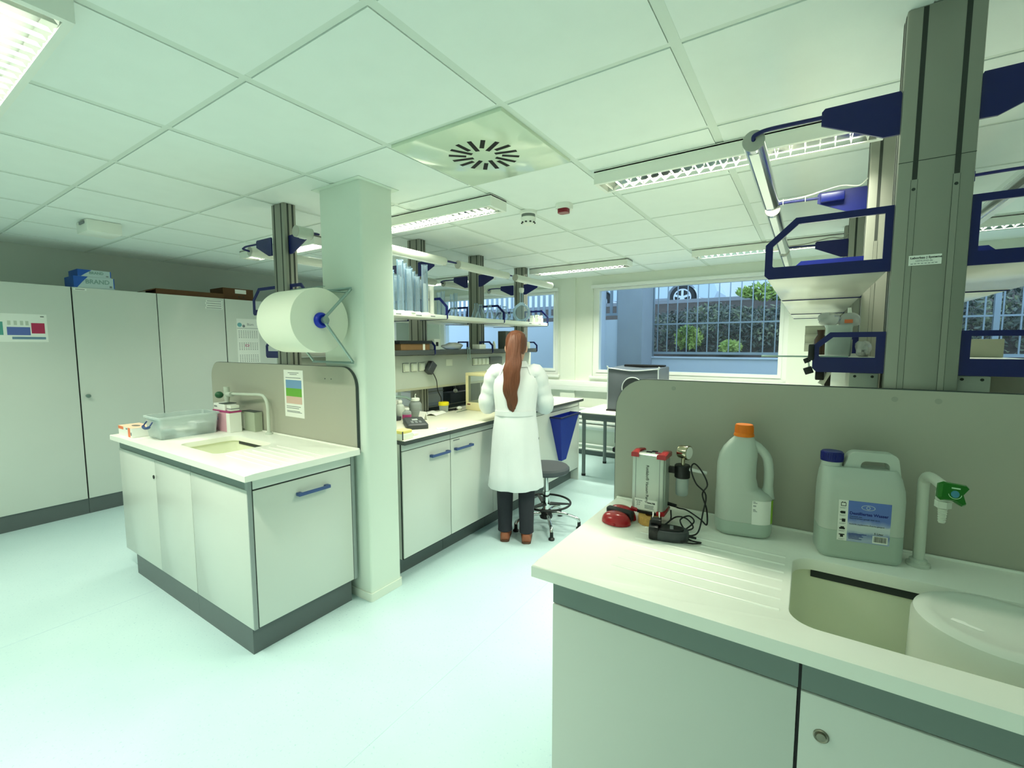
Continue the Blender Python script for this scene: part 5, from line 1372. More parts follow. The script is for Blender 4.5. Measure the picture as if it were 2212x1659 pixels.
# hair: cap with a long ponytail
hb = B()
hr = []
for z, a, d, o in ((-0.055, 0.060, 0.070, -0.040), (-0.02, 0.078, 0.085, -0.026), (0.02, 0.083, 0.092, -0.018), (0.06, 0.083, 0.098, -0.012), (0.095, 0.072, 0.088, -0.010), (0.120, 0.050, 0.064, -0.010), (0.132, 0.018, 0.024, -0.010)):
    hr.append([hd_(a*math.cos(q), o + d*math.sin(q), z) for q in [2*PI*i/28 for i in range(28)]])
hb.loft(hr)
obj('hair', hb, M_hair, person, smooth=60)
pt = B()
tail = bez([hd_(0.0, -0.10, 0.055), hd_(0, -0.150, 0.05), pp(-0.012, -0.085, 1.40), pp(-0.02, -0.115, 1.30), pp(-0.03, -0.125, 1.18), pp(-0.022, -0.118, 1.08), pp(-0.012, -0.108, 1.00)], 7)
nt_ = len(tail)
for k in range(-3, 4):
    off = PR*(0.010*k)
    pts = [p + off*(0.5+0.9*math.sin(PI*min(1, i/nt_*1.05))) - PF*0.006*math.cos(k) + PR*0.004*math.sin(i*0.7+k) for i, p in enumerate(tail)]
    rs = [0.012 + 0.012*math.sin(PI*min(1.0, (i+2)/nt_)) - 0.006*(i/nt_) for i in range(nt_)]
    pt.tube(pts, rs, 8)
obj('ponytail', pt, M_hair, person, smooth=60)
obj('hair_tie', B().tube([hd_(0.020*math.cos(q), -0.118 + 0.006*math.sin(q), 0.055 + 0.020*math.sin(q)) for q in [2*PI*i/16 for i in range(16)]], 0.006, 8, True), M_black, person)
# lab coat
cb = B()
N = 48
cr_ = random.Random(11)
fold = [(3, 0.4), (5, 1.9), (7, 0.8)]
def coat_ring(z, a, d, f, amp, lean=0.0):
    pts = []
    for i in range(N):
        q = 2*PI*i/N
        w_ = 1 + amp*(0.5*math.sin(5*q+0.7+z*3) + 0.35*math.sin(8*q+2.1-z*4) + 0.3*math.sin(13*q+z*9))
        pts.append(pp(a*w_*math.cos(q) + lean, f + d*w_*math.sin(q), z))
    return pts
CO = [(0.425, 0.205, 0.165, 0.0, 0.075), (0.435, 0.208, 0.168, 0.0, 0.075), (0.55, 0.196, 0.158, 0.0, 0.065), (0.70, 0.182, 0.148, 0.0, 0.05), (0.85, 0.172, 0.138, 0.0, 0.035), (0.96, 0.158, 0.124, 0.004, 0.025), (1.00, 0.152, 0.120, 0.006, 0.03), (1.04, 0.155, 0.122, 0.01, 0.025), (1.12, 0.166, 0.126, 0.02, 0.02), (1.20, 0.176, 0.126, 0.03, 0.015), (1.26, 0.176, 0.112, 0.04, 0.01), (1.30, 0.155, 0.092, 0.05, 0.006), (1.33, 0.112, 0.074, 0.055, 0.0), (1.352, 0.076, 0.064, 0.06, 0.0)]
cb.loft([coat_ring(*c) for c in CO], False, False)
for s in (-1, 1):
    sh, el, wr = arms[s]
    P0 = pp(0.11*s, 0.045, 1.27)
    path = bez([P0, sh, sh.lerp(el, 0.5) + PR*0.008*s, el + PR*0.004*s - PF*0.008, el.lerp(wr, 0.5), wr - (wr-el).normalized()*0.012], 6)
    n_ = len(path)
    rs = [0.078 - 0.026*(i/n_) + 0.004*math.sin(i*1.7) for i in range(n_)]
    cb.tube(path, rs, 16)
# collar, half belt, vent line
obj('lab_coat', cb, M_coat, person, smooth=70)
col = B()
col.loft([coat_ring(1.340, 0.088, 0.072, 0.058, 0), coat_ring(1.375, 0.072, 0.060, 0.064, 0), coat_ring(1.378, 0.076, 0.064, 0.064, 0), coat_ring(1.335, 0.106, 0.084, 0.054, 0)], False, False)
obj('collar', col, M_coat, person, smooth=60)
bl = []
for i in range(13):
    q = PI*1.08 + PI*0.84*i/12
    bl.append(pp(0.158*math.cos(q)*1.01, 0.006 + 0.126*math.sin(q)*1.02, 0.995))
belt = B()
belt.loft([[p + Vector((0,0,-0.018)), p + Vector((0,0,0.018)), p - (PB+Vector((0,0,0.995))-p).normalized()*-0.004 + Vector((0,0,0.018)), p - (PB+Vector((0,0,0.995))-p).normalized()*-0.004 + Vector((0,0,-0.018))] for p in bl])
obj('half_belt', belt, M_coat, person, smooth=50)
# trousers and clogs
for s in (-1, 1):
    fz = feet[s]
    tb = B()
    cs = [(0.80, 0.095), (0.60, 0.080), (0.46, 0.066), (0.28, 0.060), (0.12, 0.054), (0.075, 0.056)]
    tb.loft([[pp(0.083*s + r_*math.cos(q), (0.01 if z > 0.4 else fz-0.008) + r_*1.05*math.sin(q), z) for q in [2*PI*i/20 for i in range(20)]] for z, r_ in cs], True, True)
    obj('trouser_leg', tb, M_trous, person, smooth=60)
    sb_ = B()
    def ring(f, hw, z0, z1): return [pp(0.083*s + hw*x, fz + f, z0 + (z1-z0)*y) for x, y in ((-1, 0), (1, 0), (1.02, 0.45), (0.75, 0.9), (0, 1), (-0.75, 0.9), (-1.02, 0.45))]
    sb_.loft([ring(-0.070, 0.020, 0.03, 0.062), ring(-0.062, 0.030, 0.012, 0.074), ring(-0.03, 0.036, 0.012, 0.076), ring(0.03, 0.036, 0.012, 0.078), ring(0.085, 0.042, 0.012, 0.072), ring(0.14, 0.042, 0.012, 0.054), ring(0.175, 0.026, 0.014, 0.036)])
    sh_ = obj('clog', sb_, M_shoe, person, smooth=50)
    so = B()
    o_ = [(-0.072, 0.02), (-0.06, 0.034), (0.0, 0.037), (0.085, 0.044), (0.14, 0.043), (0.18, 0.022)]
    poly = [(0.083*s + w_, f) for f, w_ in o_] + [(0.083*s - w_, f) for f, w_ in reversed(o_)]
    so.loft([[pp(x, fz+f, 0.0005) for x, f in poly], [pp(x, fz+f, 0.016) for x, f in poly]])
    obj('sole', so, mat('clog_sole', rgb(92, 62, 46), 0.6), sh_)

# ------------------------------------------------------------------ laboratory stool behind the person
SCn = Vector((-1.765, 3.20, 0))
st = thing('stool', 'laboratory stool with a chrome star base and black foot ring, beside the person', 'stool', tuple(SCn))
obj('column', B().cyl(SCn+Vector((0,0,0.10)), SCn+Vector((0,0,0.30)), 0.028).cyl(SCn+Vector((0,0,0.30)), SCn+Vector((0,0,0.46)), 0.019), M_chrome, st)
obj('hub', B().lathe([(0.05, 0.075), (0.055, 0.09), (0.05, 0.13), (0.032, 0.15)], SCn, n=24), M_black, st)
for k in range(5):
    a = math.radians(-52 + 72*k)
    d = Vector((math.cos(a), math.sin(a), 0))
    arm = bez([SCn + d*0.03 + Vector((0,0,0.112)), SCn + d*0.12 + Vector((0,0,0.118)), SCn + d*0.21 + Vector((0,0,0.102)), SCn + d*0.262 + Vector((0,0,0.082)), SCn + d*0.272 + Vector((0,0,0.062))], 5)
    l_ = obj('base_arm', B().tube(arm, 0.0135, 12), M_chrome, st)
    obj('glide', B().lathe([(0.023, 0.0005), (0.024, 0.012), (0.014, 0.022), (0.013, 0.064)], SCn + d*0.272, n=20), M_black, l_)
obj('foot_ring', B().tube([SCn + Vector((0.20*math.cos(q), 0.20*math.sin(q), 0.205)) for q in [2*PI*i/40 for i in range(40)]], 0.009, 10, True), M_black, st)
b = B()
for k in range(3):
    a = math.radians(20 + 120*k); d = Vector((math.cos(a), math.sin(a), 0)); w_ = Vector((-d.y, d.x, 0))
    b.loft([[SCn + d*0.03 + w_*0.03 + Vector((0,0,0.19)), SCn + d*0.03 - w_*0.03 + Vector((0,0,0.19)), SCn + d*0.03 - w_*0.03 + Vector((0,0,0.20)), SCn + d*0.03 + w_*0.03 + Vector((0,0,0.20))], [SCn + d*0.195 + w_*0.008 + Vector((0,0,0.20)), SCn + d*0.195 - w_*0.008 + Vector((0,0,0.20)), SCn + d*0.195 - w_*0.008 + Vector((0,0,0.208)), SCn + d*0.195 + w_*0.008 + Vector((0,0,0.208))]])
obj('ring_spoke', b, M_black, st)
obj('seat', B().lathe([(0.10, 0.455), (0.175, 0.46), (0.19, 0.475), (0.19, 0.50), (0.175, 0.515), (0.05, 0.518)], SCn, n=36), mat('seat_grey', rgb(70, 76, 82), 0.6), st)
# ------------------------------------------------------------------ window table with covered instrument
t = thing('window_table', 'white-topped table with grey steel legs standing before the window wall', 'table', (-1.4, 5.1, 0))
M_leg = mat('table_leg_grey', rgb(112, 122, 122), 0.4, 0.3)
tx0, tx1, ty0, ty1 = -2.165, -0.70, 4.605, 5.42
obj('top', B().box(tx0, tx1, ty0, ty1, 0.722, 0.75, 0.003), mat('table_top_white', rgb(236, 238, 226), 0.35), t)
obj('edge_band', B().box(tx0+0.002, tx1-0.002, ty0-0.001, ty0+0.001, 0.7225, 0.740), M_leg, t, smooth=0)
obj('apron', B().box(tx0+0.06, tx1-0.06, ty0+0.07, ty0+0.095, 0.66, 0.7225).box(tx0+0.06, tx1-0.06, ty1-0.095, ty1-0.07, 0.66, 0.7225).box(tx0+0.04, tx0+0.065, ty0+0.07, ty1-0.07, 0.66, 0.7225), M_leg, t, smooth=0)
for x, y in ((-2.115, 4.72), (-2.115, 5.36), (-0.76, 4.72), (-0.76, 5.36)):
    l = obj('leg', B().cyl((x, y, 0.025), (x, y, 0.723), 0.021), M_leg, t)
    obj('foot_cap', B().cyl((x, y, 0.0005), (x, y, 0.026), 0.024), M_black, l)
t = thing('covered_instrument', 'boxy instrument under a grey dust cover with white piping on the window table', 'instrument', (-1.60, 5.1, 0.75))
M_cover = mat('dust_cover', rgb(92, 100, 108), 0.5, noise=0.1, nscale=6, bump=0.35, bscale=14)
cx0, cx1, cy0, cy1 = -1.90, -1.335, 4.87, 5.33
obj('base', B().box(cx0-0.01, cx1+0.01, cy0-0.012, cy1, 0.7495, 0.768, 0.003), M_black, t)
b = B()
rg = []
for z, i_, sag in ((0.768, 0.0, 0), (1.0, 0.002, 0), (1.225, 0.004, 0), (1.238, 0.012, 0)):
    rg.append([(cx0+i_, cy0+i_, z), ((cx0+cx1)/2, cy0+i_+0.004, z-(0.03 if z > 1.2 else 0)), (cx1-i_, cy0+i_, z), (cx1-i_, cy1-i_, z+(0.012 if z > 1.2 else 0)), ((cx0+cx1)/2, cy1-i_, z), (cx0+i_, cy1-i_, z+(0.012 if z > 1.2 else 0))])
b.loft(rg)
obj('cover', b, M_cover, t, smooth=50)
M_pipe = mat('piping_pale', rgb(206, 214, 216), 0.5)
obj('piping', B().tube(bez([(cx0, cy0, 0.775), (cx0+0.003, cy0, 1.22), (cx0+0.012, cy0+0.004, 1.236), ((cx0+cx1)/2, cy0+0.008, 1.212), (cx1-0.012, cy0+0.004, 1.236), (cx1-0.002, cy0, 1.22), (cx1, cy0, 0.775)], 6), 0.006, 8), M_pipe, t)
obj('display_hood', B().box(cx0+0.06, cx1-0.03, cy1-0.10, cy1-0.03, 1.235, 1.268, 0.01), M_black, t)
obj('window_flap', B().tube([(-1.61+0.12*math.cos(q), cy0-0.002, 1.02+0.12*math.sin(q)) for q in [2*PI*i/32 for i in range(32)]], 0.0055, 8, True), M_pipe, t)
obj('clear_window', B().prism([(-1.61+0.118*math.cos(q), 1.02+0.118*math.sin(q)) for q in [2*PI*i/32 for i in range(32)]], 'xz', cy0-0.003, cy0+0.006), M_dark, t)
t = thing('office_chair', 'black chair back mostly hidden behind the foreground splash panel', 'chair', (-1.35, 4.3, 0))
obj('backrest', B().box(-1.60, -1.20, 4.30, 4.34, 0.50, 0.78, 0.02), M_black, t)
obj('seat', B().box(-1.62, -1.18, 4.30, 4.56, 0.42, 0.47, 0.015), M_black, t)
obj('pedestal', B().cyl((-1.40, 4.44, 0.05), (-1.40, 4.44, 0.43), 0.025).cyl((-1.40, 4.44, 0.0005), (-1.40, 4.44, 0.05), 0.20, 0.05), M_black, t)

# ------------------------------------------------------------------ outside: light well, retaining wall, railing, hedge, parked car
M_conc = mat('light_well_concrete', rgb(150, 158, 162), 0.9, noise=0.14, nscale=2.2, bump=0.3, bscale=30)
M_conc2 = mat('pale_render_wall', rgb(206, 216, 222), 0.9, noise=0.05, nscale=1.4)
M_gravel = mat('light_well_ground', rgb(150, 150, 146), 0.95, noise=0.25, nscale=60)
M_rail = mat('galvanised_railing', rgb(150, 164, 172), 0.4, 0.5)
M_soil = mat('planting_soil', rgb(74, 66, 60), 0.95, noise=0.3, nscale=12)
struct('ground_outside', B().box(-12, 8, Y1+WT, 8.0, -0.1, 0.3).box(-14, 10, 8.0, 30, -0.1, 0.2), M_gravel)
struct('wall_retaining', B().box(-2.30, 8, 7.95, 8.2, 0.3, 1.265).box(-2.33, 8, 7.92, 8.2, 1.265, 1.29, 0.004), M_conc2)
struct('wall_light_well', B().box(-10, -2.72, 7.4, 7.75, 0.3, 1.92), M_conc2)
struct('trim_pillar', B().box(-2.715, -2.30, 7.36, 7.95, 0.3, 3.2), M_conc)
struct('wall_light_well_return', B().box(-3.02, -2.94, 6.6, 7.4, 0.3, 3.0), M_conc2)
# soil bank rising to the street
b = B()
xs_ = [-14 + 0.5*i for i in range(50)]
b.loft([[(x, 8.15, 0.9), (x, 8.2, 1.27), (x, 9.6, 1.9 + 0.05*math.sin(x)), (x, 10.6, 2.42), (x, 10.6, 0.9)] for x in xs_])
struct('terrain_bank', b, M_soil)
struct('road_street', B().box(-16, 12, 10.6, 26, 2.3, 2.5), mat('street_asphalt', rgb(150, 154, 158), 0.9, noise=0.1, nscale=20))
struct('background_facade', B().box(-20, 14, 26, 26.5, 2.4, 9), mat('far_facade', rgb(226, 230, 232), 0.9, noise=0.06, nscale=0.4))

t = thing('railing', 'galvanised bar railing on the retaining wall outside the window', 'railing', (0.5, 8.05, 1.29))
obj('post', B().box(-2.36, -2.30, 8.02, 8.08, 1.29, 2.62), M_rail, t)
obj('bottom_rail', B().box(-2.36, 5.2, 8.03, 8.07, 1.335, 1.375), M_rail, t)
obj('middle_rail', B().box(-2.36, 5.2, 8.035, 8.065, 1.838, 1.862), M_rail, t)
obj('top_rail', B().box(-2.36, 5.2, 8.03, 8.07, 2.58, 2.62), M_rail, t)
for k in range(46):
    x = -2.236 + 0.162*k
    obj('bar', B().box(x-0.008, x+0.008, 8.042, 8.058, 1.37, 2.585), M_rail, t, smooth=0)
for x in (0.33, 1.92, 3.5):
    obj('post', B().box(x-0.028, x+0.028, 8.02, 8.08, 1.29, 2.62), M_rail, t)
obj('wall_bracket', B().box(-2.46, -2.36, 8.02, 8.06, 1.50, 1.56), M_rail, t)
t = thing('railing', 'light railing of slats on the higher light-well wall outside the left window', 'railing', (-6, 7.6, 1.92))
obj('top_rail', B().box(-10, -2.72, 7.55, 7.60, 2.80, 2.85), M_rail, t)
obj('bottom_rail', B().box(-10, -2.72, 7.55, 7.60, 2.0, 2.04), M_rail, t)
for k in range(60):
    x = -9.95 + 0.121*k
    obj('slat', B().box(x, x+0.05, 7.565, 7.585, 2.03, 2.81), M_rail, t, smooth=0)

# hedge: one mass of leaves per shrub row
def leaf_mat(name, c0, c1, c2):
    m = bpy.data.materials.new(name); m.use_nodes = True; nt = m.node_tree; bs = nt.nodes['Principled BSDF']
    tc = nt.nodes.new('ShaderNodeTexCoord'); ns = nt.nodes.new('ShaderNodeTexNoise'); ns.inputs['Scale'].default_value = 3.2; ns.inputs['Detail'].default_value = 6
    nt.links.new(tc.outputs['Object'], ns.inputs['Vector'])
    cr = nt.nodes.new('ShaderNodeValToRGB'); e = cr.color_ramp.elements
    e[0].position = 0.35; e[0].color = c0; e[1].position = 0.68; e[1].color = c2
    k = e.new(0.5); k.color = c1
    nt.links.new(ns.outputs['Fac'], cr.inputs[0]); nt.links.new(cr.outputs[0], bs.inputs['Base Color']); bs.inputs['Roughness'].default_value = 0.6
    return m
LM1 = leaf_mat('shrub_leaves', rgb(58, 66, 64), rgb(92, 104, 92), rgb(150, 158, 120))
LM2 = leaf_mat('bright_leaves', rgb(110, 140, 60), rgb(160, 186, 86), rgb(200, 214, 120))
def leaves(label, name, n, region, size, m, seed, group=None):
    rr = random.Random(seed); verts, faces = [], []
    for _ in range(n):
        c = Vector(region(rr))
        d = Vector((rr.uniform(-1,1), rr.uniform(-1,0.2), rr.uniform(-0.5,1))).normalized()
        u = d.orthogonal().normalized(); u = Matrix.Rotation(rr.uniform(0, 6.3), 3, d) @ u; v = d.cross(u)
        s_ = size*rr.uniform(0.6, 1.4)
        k = len(verts)
        for a, b_ in ((-1, 0), (-0.2, 0.45), (1, 0), (-0.2, -0.45)): verts.append(tuple(c + u*a*s_ + v*b_*s_ + d*0.12*s_*(a*a)))
        faces.append((k, k+1, k+2, k+3))
    me = bpy.data.meshes.new(name); me.from_pydata(verts, [], faces); me.materials.append(m)
    o = bpy.data.objects.new(name, me); COL.objects.link(o)
    return tag(o, label, 'hedge', group, 'stuff')
def reg_hedge(rr):
    x = rr.uniform(-2.5, 5.0); f = rr.random()**0.7
    top = 2.32 + 0.22*math.sin(x*1.3+0.5) + 0.14*math.sin(x*3.1)
    y = 8.35 + rr.random()*1.4*(0.4+0.6*f)
    return (x, y, 1.30 + (min(top, 1.3+ (y-8.1)*1.25+0.35)-1.30)*f)
leaves('mass of small grey-green shrub leaves growing behind the railing outside', 'hedge_foliage', 15000, reg_hedge, 0.042, LM1, 4)
def reg_pt(cx, cy, cz, r, rz): 
    def f(rr):
        a, b_ = rr.uniform(0, 6.28), rr.random()**0.5
        return (cx + r*b_*math.cos(a), cy + rr.uniform(-0.25, 0.1), cz + rz*b_*math.sin(a))
    return f
leaves('patch of yellow-green leaves low at the left of the hedge outside', 'shrub_leaves', 700, reg_pt(-1.78, 8.42, 1.62, 0.22, 0.20), 0.04, LM2, 5)
leaves('small green leafy patch at the foot of the hedge outside', 'shrub_leaves', 350, reg_pt(-1.10, 8.36, 1.46, 0.17, 0.10), 0.04, LM2, 6)
leaves('yellow-green top of the hedge towards the right outside', 'shrub_leaves', 1500, reg_pt(-0.35, 9.2, 2.42, 0.8, 0.16), 0.045, LM2, 8)  # hedge top set apart by its yellow-green leaf colour

# parked car on the street, only its wheel shows
t = thing('car', 'pale parked car above the hedge, its wheel showing through the railing', 'car', (-4.4, 14.4, 2.5))
wc = Vector((-3.19, 14.0, 2.87))
M_car = mat('pale_car_paint', rgb(196, 214, 224), 0.25, coat=0.5)
def arch(cx): return [(cx+0.43*math.cos(a), 2.87+0.43*math.sin(a)) for a in [PI - PI*i/12 for i in range(13)]]
poly = [(-6.95, 2.75)] + arch(-5.75) + arch(-3.19) + [(-2.35, 2.75), (-2.25, 3.0), (-2.35, 3.25), (-3.4, 3.45), (-4.2, 3.92), (-5.9, 3.95), (-6.8, 3.5), (-7.0, 3.2)]
obj('body', B().prism(poly, 'xz', 13.95, 15.6), M_car, t)
for cx in (-5.75, -3.19):
    w_ = obj('wheel', B().lathe([(0.235, 0), (0.345, 0.01), (0.37, 0.04), (0.37, 0.18), (0.34, 0.2)], (cx, 13.96, 2.87), (0,1,0), 36), M_black, t, label='dark tyre')
    rb = B().ringprism([(cx+0.25*math.cos(2*PI*i/36), 2.87+0.25*math.sin(2*PI*i/36)) for i in range(36)], [(cx+0.215*math.cos(2*PI*i/36), 2.87+0.215*math.sin(2*PI*i/36)) for i in range(36)], 'xz', 13.935, 13.97)
    rb.cyl((cx, 13.93, 2.87), (cx, 13.97, 2.87), 0.06)
    for k in range(5):
        a = 2*PI*k/5 + 0.3; d = Vector((math.cos(a), 0, math.sin(a))); n_ = Vector((-d.z, 0, d.x))
        rb.obox(Vector((cx, 13.945, 2.87)) + d*0.135, d*0.09, n_*0.032, (0, 0.01, 0))
    obj('rim', rb, mat('alloy_rim', rgb(206, 214, 220), 0.3, 0.6), w_, label='silver alloy rim')
# ------------------------------------------------------------------ things on the wall cabinets
def c3(label, x0, x1, y0, y1, z0, z1, m, name='carton'):
    return carton(label, x0, x1, y0, y1, z0, z1, m, name)
M_brandblue = mat('carton_blue', rgb(28, 84, 176), 0.5)
M_boxgrey = mat('carton_pale', rgb(186, 204, 206), 0.6)
for z0, z1, ya, yb, lb in ((2.0045, 2.105, 1.245, 1.520, 'blue and pale carton lying on the wall cabinets, under a second one'), (2.1055, 2.165, 1.275, 1.500, 'smaller blue and pale carton stacked on top of another one on the wall cabinets')):
    t = c3(lb, -5.60, -5.345, ya, yb, z0, z1, M_boxgrey, 'supply_carton')
    h = z1-z0
    obj('corner_field', B().prism([(ya-0.0005, z0+0.001), (ya+0.02+0.0*h, z0+0.001), (ya+0.055, z0+h*0.5), (ya+0.095, z1-0.0005), (ya-0.0005, z1-0.0005)], 'yz', -5.3452, -5.3443), M_brandblue, t, smooth=0)
    obj('end_field', B().box(-5.601, -5.3442, ya-0.0008, ya-0.0002, z0+0.001, z1), M_brandblue, t, smooth=0)
    obj('edge_stripe', B().box(-5.601, -5.344, yb-0.006, yb+0.0006, z0+h*0.1, z1), M_brandblue, t, smooth=0)
    sz = h*0.52
    obj('lettering', text_mesh('BRAND', sz, frame_M((-5.3438, ya+0.075, z0+h*0.40), (0,1,0.03), (0,0,1)), bold=0.0012, sx=0.95), mat('carton_print', rgb(130, 160, 156), 0.7), t, smooth=0)
    obj('mark', B().box(-5.3444, -5.3436, yb-0.035, yb-0.018, z0+h*0.15, z0+h*0.32), M_inkgrey, t, smooth=0)
t = c3('long flat brown carton with an open flap lying on the wall cabinets', -5.62, -5.36, 1.84, 2.46, 2.0045, 2.058, M_carddk, 'flat_carton')
obj('flap', B().prism([(1.842, 2.056), (1.80, 2.040), (1.70, 2.010), (1.70, 2.006), (1.80, 2.034), (1.842, 2.050)], 'yz', -5.60, -5.37), M_carddk, t)
t = c3('brown carton with a white label on the wall cabinets, beside the slim profile post', -5.72, -5.42, 2.475, 2.80, 2.0045, 2.135, M_carddk, 'parcel')
obj('address_label', B().box(-5.4205, -5.4193, 2.60, 2.72, 2.08, 2.125), M_paper, t, smooth=0)
obj('mark', B().cyl((-5.4205, 2.64, 2.045), (-5.4195, 2.64, 2.045), 0.008, n=12).cyl((-5.4205, 2.69, 2.045), (-5.4195, 2.69, 2.045), 0.008, n=12), M_seam, t, smooth=0)
XS = XF + 0.0005
def sticker(label, ya, yb, za, zb_, lines, name='door_sticker'):
    t = thing(name, label, 'sticker', (XS, (ya+yb)/2, (za+zb_)/2))
    obj('sheet', B().box(XS, XS+0.0008, ya, yb, za, zb_), M_paper, t, smooth=0)
    b = B()
    for z in lines: b.box(XS+0.0006, XS+0.0012, ya+0.012, yb-0.012, z-0.003, z+0.003)
    obj('print_line', b, M_inkgrey, t, smooth=0)
sticker('narrow white name strip at the top of the cabinet under the blue cartons', 1.236, 1.322, 1.978, 1.996, (1.987,))
for i, z in enumerate((1.968, 1.944, 1.920, 1.896)):
    sticker(('topmost', 'second', 'third', 'lowest')[i] + ' of four white name strips on the cabinet left of the calendar', 2.262 - 0.008*(i % 2), 2.424, z-0.010, z+0.010, (z,))
t = thing('poster', 'landscape poster with blue and crimson blocks taped on the leftmost wall cabinet', 'poster', (XS, 0.85, 1.645))
obj('sheet', B().box(XS, XS+0.001, 0.62, 1.056, 1.530, 1.757), M_paper, t, smooth=0)
for nmx, ya, yb, za, zb_, c in (('blue_block', 0.825, 0.955, 1.585, 1.650, rgb(88, 108, 178)), ('crimson_block', 0.962, 1.040, 1.600, 1.685, rgb(178, 44, 84)), ('footer_strip', 0.850, 1.042, 1.552, 1.572, rgb(110, 140, 166)), ('teal_block', 0.66, 0.805, 1.585, 1.690, rgb(84, 160, 150)), ('corner_mark', 1.018, 1.040, 1.735, 1.742, rgb(70, 80, 80))):
    obj(nmx, B().box(XS+0.0008, XS+0.0014, ya, yb, za, zb_), mat('poster_' + nmx, c, 0.6), t, smooth=0)
b = B()
for y in (0.83, 0.865, 0.90, 0.93): b.box(XS+0.0008, XS+0.0013, y, y+0.018, 1.665, 1.70)
obj('small_print', b, mat('pale_print', rgb(196, 204, 190), 0.7), t, smooth=0)
t = thing('wall_calendar', 'three-month wall calendar with a magenta day marker, behind the paper roll', 'calendar', (XS, 2.68, 1.55))
obj('sheet', B().box(XS, XS+0.0015, 2.556, 2.80, 1.30, 1.797), M_paper, t, smooth=0)
obj('divider', B().box(XS+0.0012, XS+0.002, 2.558, 2.80, 1.688, 1.692), M_inkgrey, t, smooth=0)
b = B()
for mth in range(3):
    for r_ in range(5):
        for c_ in range(9): b.box(XS+0.0012, XS+0.002, 2.575+0.024*c_, 2.585+0.024*c_, 1.655-0.135*mth-0.018*r_, 1.663-0.135*mth-0.018*r_)
obj('day_numbers', b, M_inkgrey, t, smooth=0)
obj('day_marker', B().ringprism(rrect(2.64, 2.68, 1.485, 1.51, 0.002, 1), rrect(2.646, 2.674, 1.490, 1.505, 0.002, 1), 'yz', XS+0.0015, XS+0.0028), M_pink, t, smooth=0)
b = B().prism([(2.588+0.024*math.cos(q), 1.728+0.024*math.sin(q)) for q in [2*PI*i/20 for i in range(20)]], 'yz', XS+0.0012, XS+0.002)
obj('logo', b, mat('logo_teal', rgb(120, 180, 186), 0.6), t, smooth=0)
b = B().prism([(2.632+0.015*math.cos(q), 1.715+0.015*math.sin(q)) for q in [2*PI*i/20 for i in range(20)]], 'yz', XS+0.0012, XS+0.002)
obj('logo', b, M_inkgrey, t, smooth=0)
obj('lettering', text_mesh('B\u00fcm', 0.04, frame_M((XS+0.0018, 2.668, 1.722), (0,1,0), (0,0,1))), M_inkgrey, t, smooth=0)

# ------------------------------------------------------------------ glassware on the upper shelf of the middle island
ZS = 1.7432
def cylinder(label, x, y, r, h, m, graduated=True, base=True):
    t = thing('measuring_cylinder', label, 'cylinder', (x, y, ZS), 'measuring cylinders on the upper shelf')
    obj('tube', B().lathe([(r, 0.008), (r, h-0.006), (r*1.12, h), (r*1.02, h), (r*0.93, h-0.006), (r*0.93, 0.012)], (x, y, ZS), n=20), m, t)
    if base: obj('foot', B().lathe([(r*1.75, -0.001), (r*1.75, 0.004), (r*1.1, 0.012)], (x, y, ZS), n=6 if m is M_white else 24), M_white, t)
    return t
M_thin = mat('lab_glass', rgb(206, 226, 240), 0.05)
rnd = random.Random(21)
k = 0
rows = ['front', 'middle', 'rear']
nth = ['first', 'second', 'third', 'fourth', 'fifth', 'sixth', 'seventh']
for j, x in enumerate((-2.55, -2.63, -2.71)):
    for i in range(5):
        y = 2.30 + 0.085*i + 0.03*j
        cylinder('slender glass measuring cylinder in the %s row beside the white column, %s from the column' % (rows[j], nth[i]), x, y, 0.020 + 0.004*((i+j) % 3), 0.28 + 0.05*((i*2+j) % 3), M_thin)
cylinder('tall opaque white measuring cylinder, nearer the white column of the pair', -2.60, 2.70, 0.024, 0.245, M_white)
cylinder('slightly shorter opaque white measuring cylinder beside the blue bracket', -2.62, 2.79, 0.020, 0.235, M_white)
for i in range(4):
    cylinder('thin glass cylinder behind the blue bracket, %s from the white pair' % nth[i], -2.66 - 0.03*(i % 2), 2.92 + 0.085*i, 0.017, 0.20 + 0.02*(i % 2), M_thin)
def flask(label, x, y, r, neck_r, h, body_h, name='round_flask', stopper=True):
    t = thing(name, label, 'flask', (x, y, ZS))
    pr = [(0.02, -0.0005), (r*0.55, 0.0)]
    for i in range(1, 10):
        th = -PI/2 + PI*0.93*i/10
        pr.append((max(r*math.cos(th), neck_r) if th > 0 else max(r*math.cos(th), r*0.55), body_h/2 + (body_h/2)*math.sin(th)))
    pr += [(neck_r, body_h*1.05), (neck_r, h), (neck_r*1.25, h+0.003)]
    obj('body', B().lathe(pr, (x, y, ZS), n=28), M_thin, t)
    if stopper: obj('stopper', B().lathe([(neck_r*0.9, h-0.01), (neck_r*1.5, h+0.004), (neck_r*1.6, h+0.04), (neck_r*1.2, h+0.045)], (x, y, ZS), n=20), M_white, t)
    return t
flask('big round-bottomed long-necked flask with frosted stopper in front of the last profile column', -2.60, 4.15, 0.095, 0.017, 0.315, 0.20, 'volumetric_flask')
def erlen(label, x, y, r, h, name='conical_flask'):
    t = thing(name, label, 'flask', (x, y, ZS), 'conical flasks on the upper shelf')
    obj('body', B().lathe([(r*0.95, -0.0005), (r, 0.006), (r*0.95, 0.02), (r*0.34, h*0.72), (r*0.32, h*0.95), (r*0.42, h)], (x, y, ZS), n=22), M_thin, t)
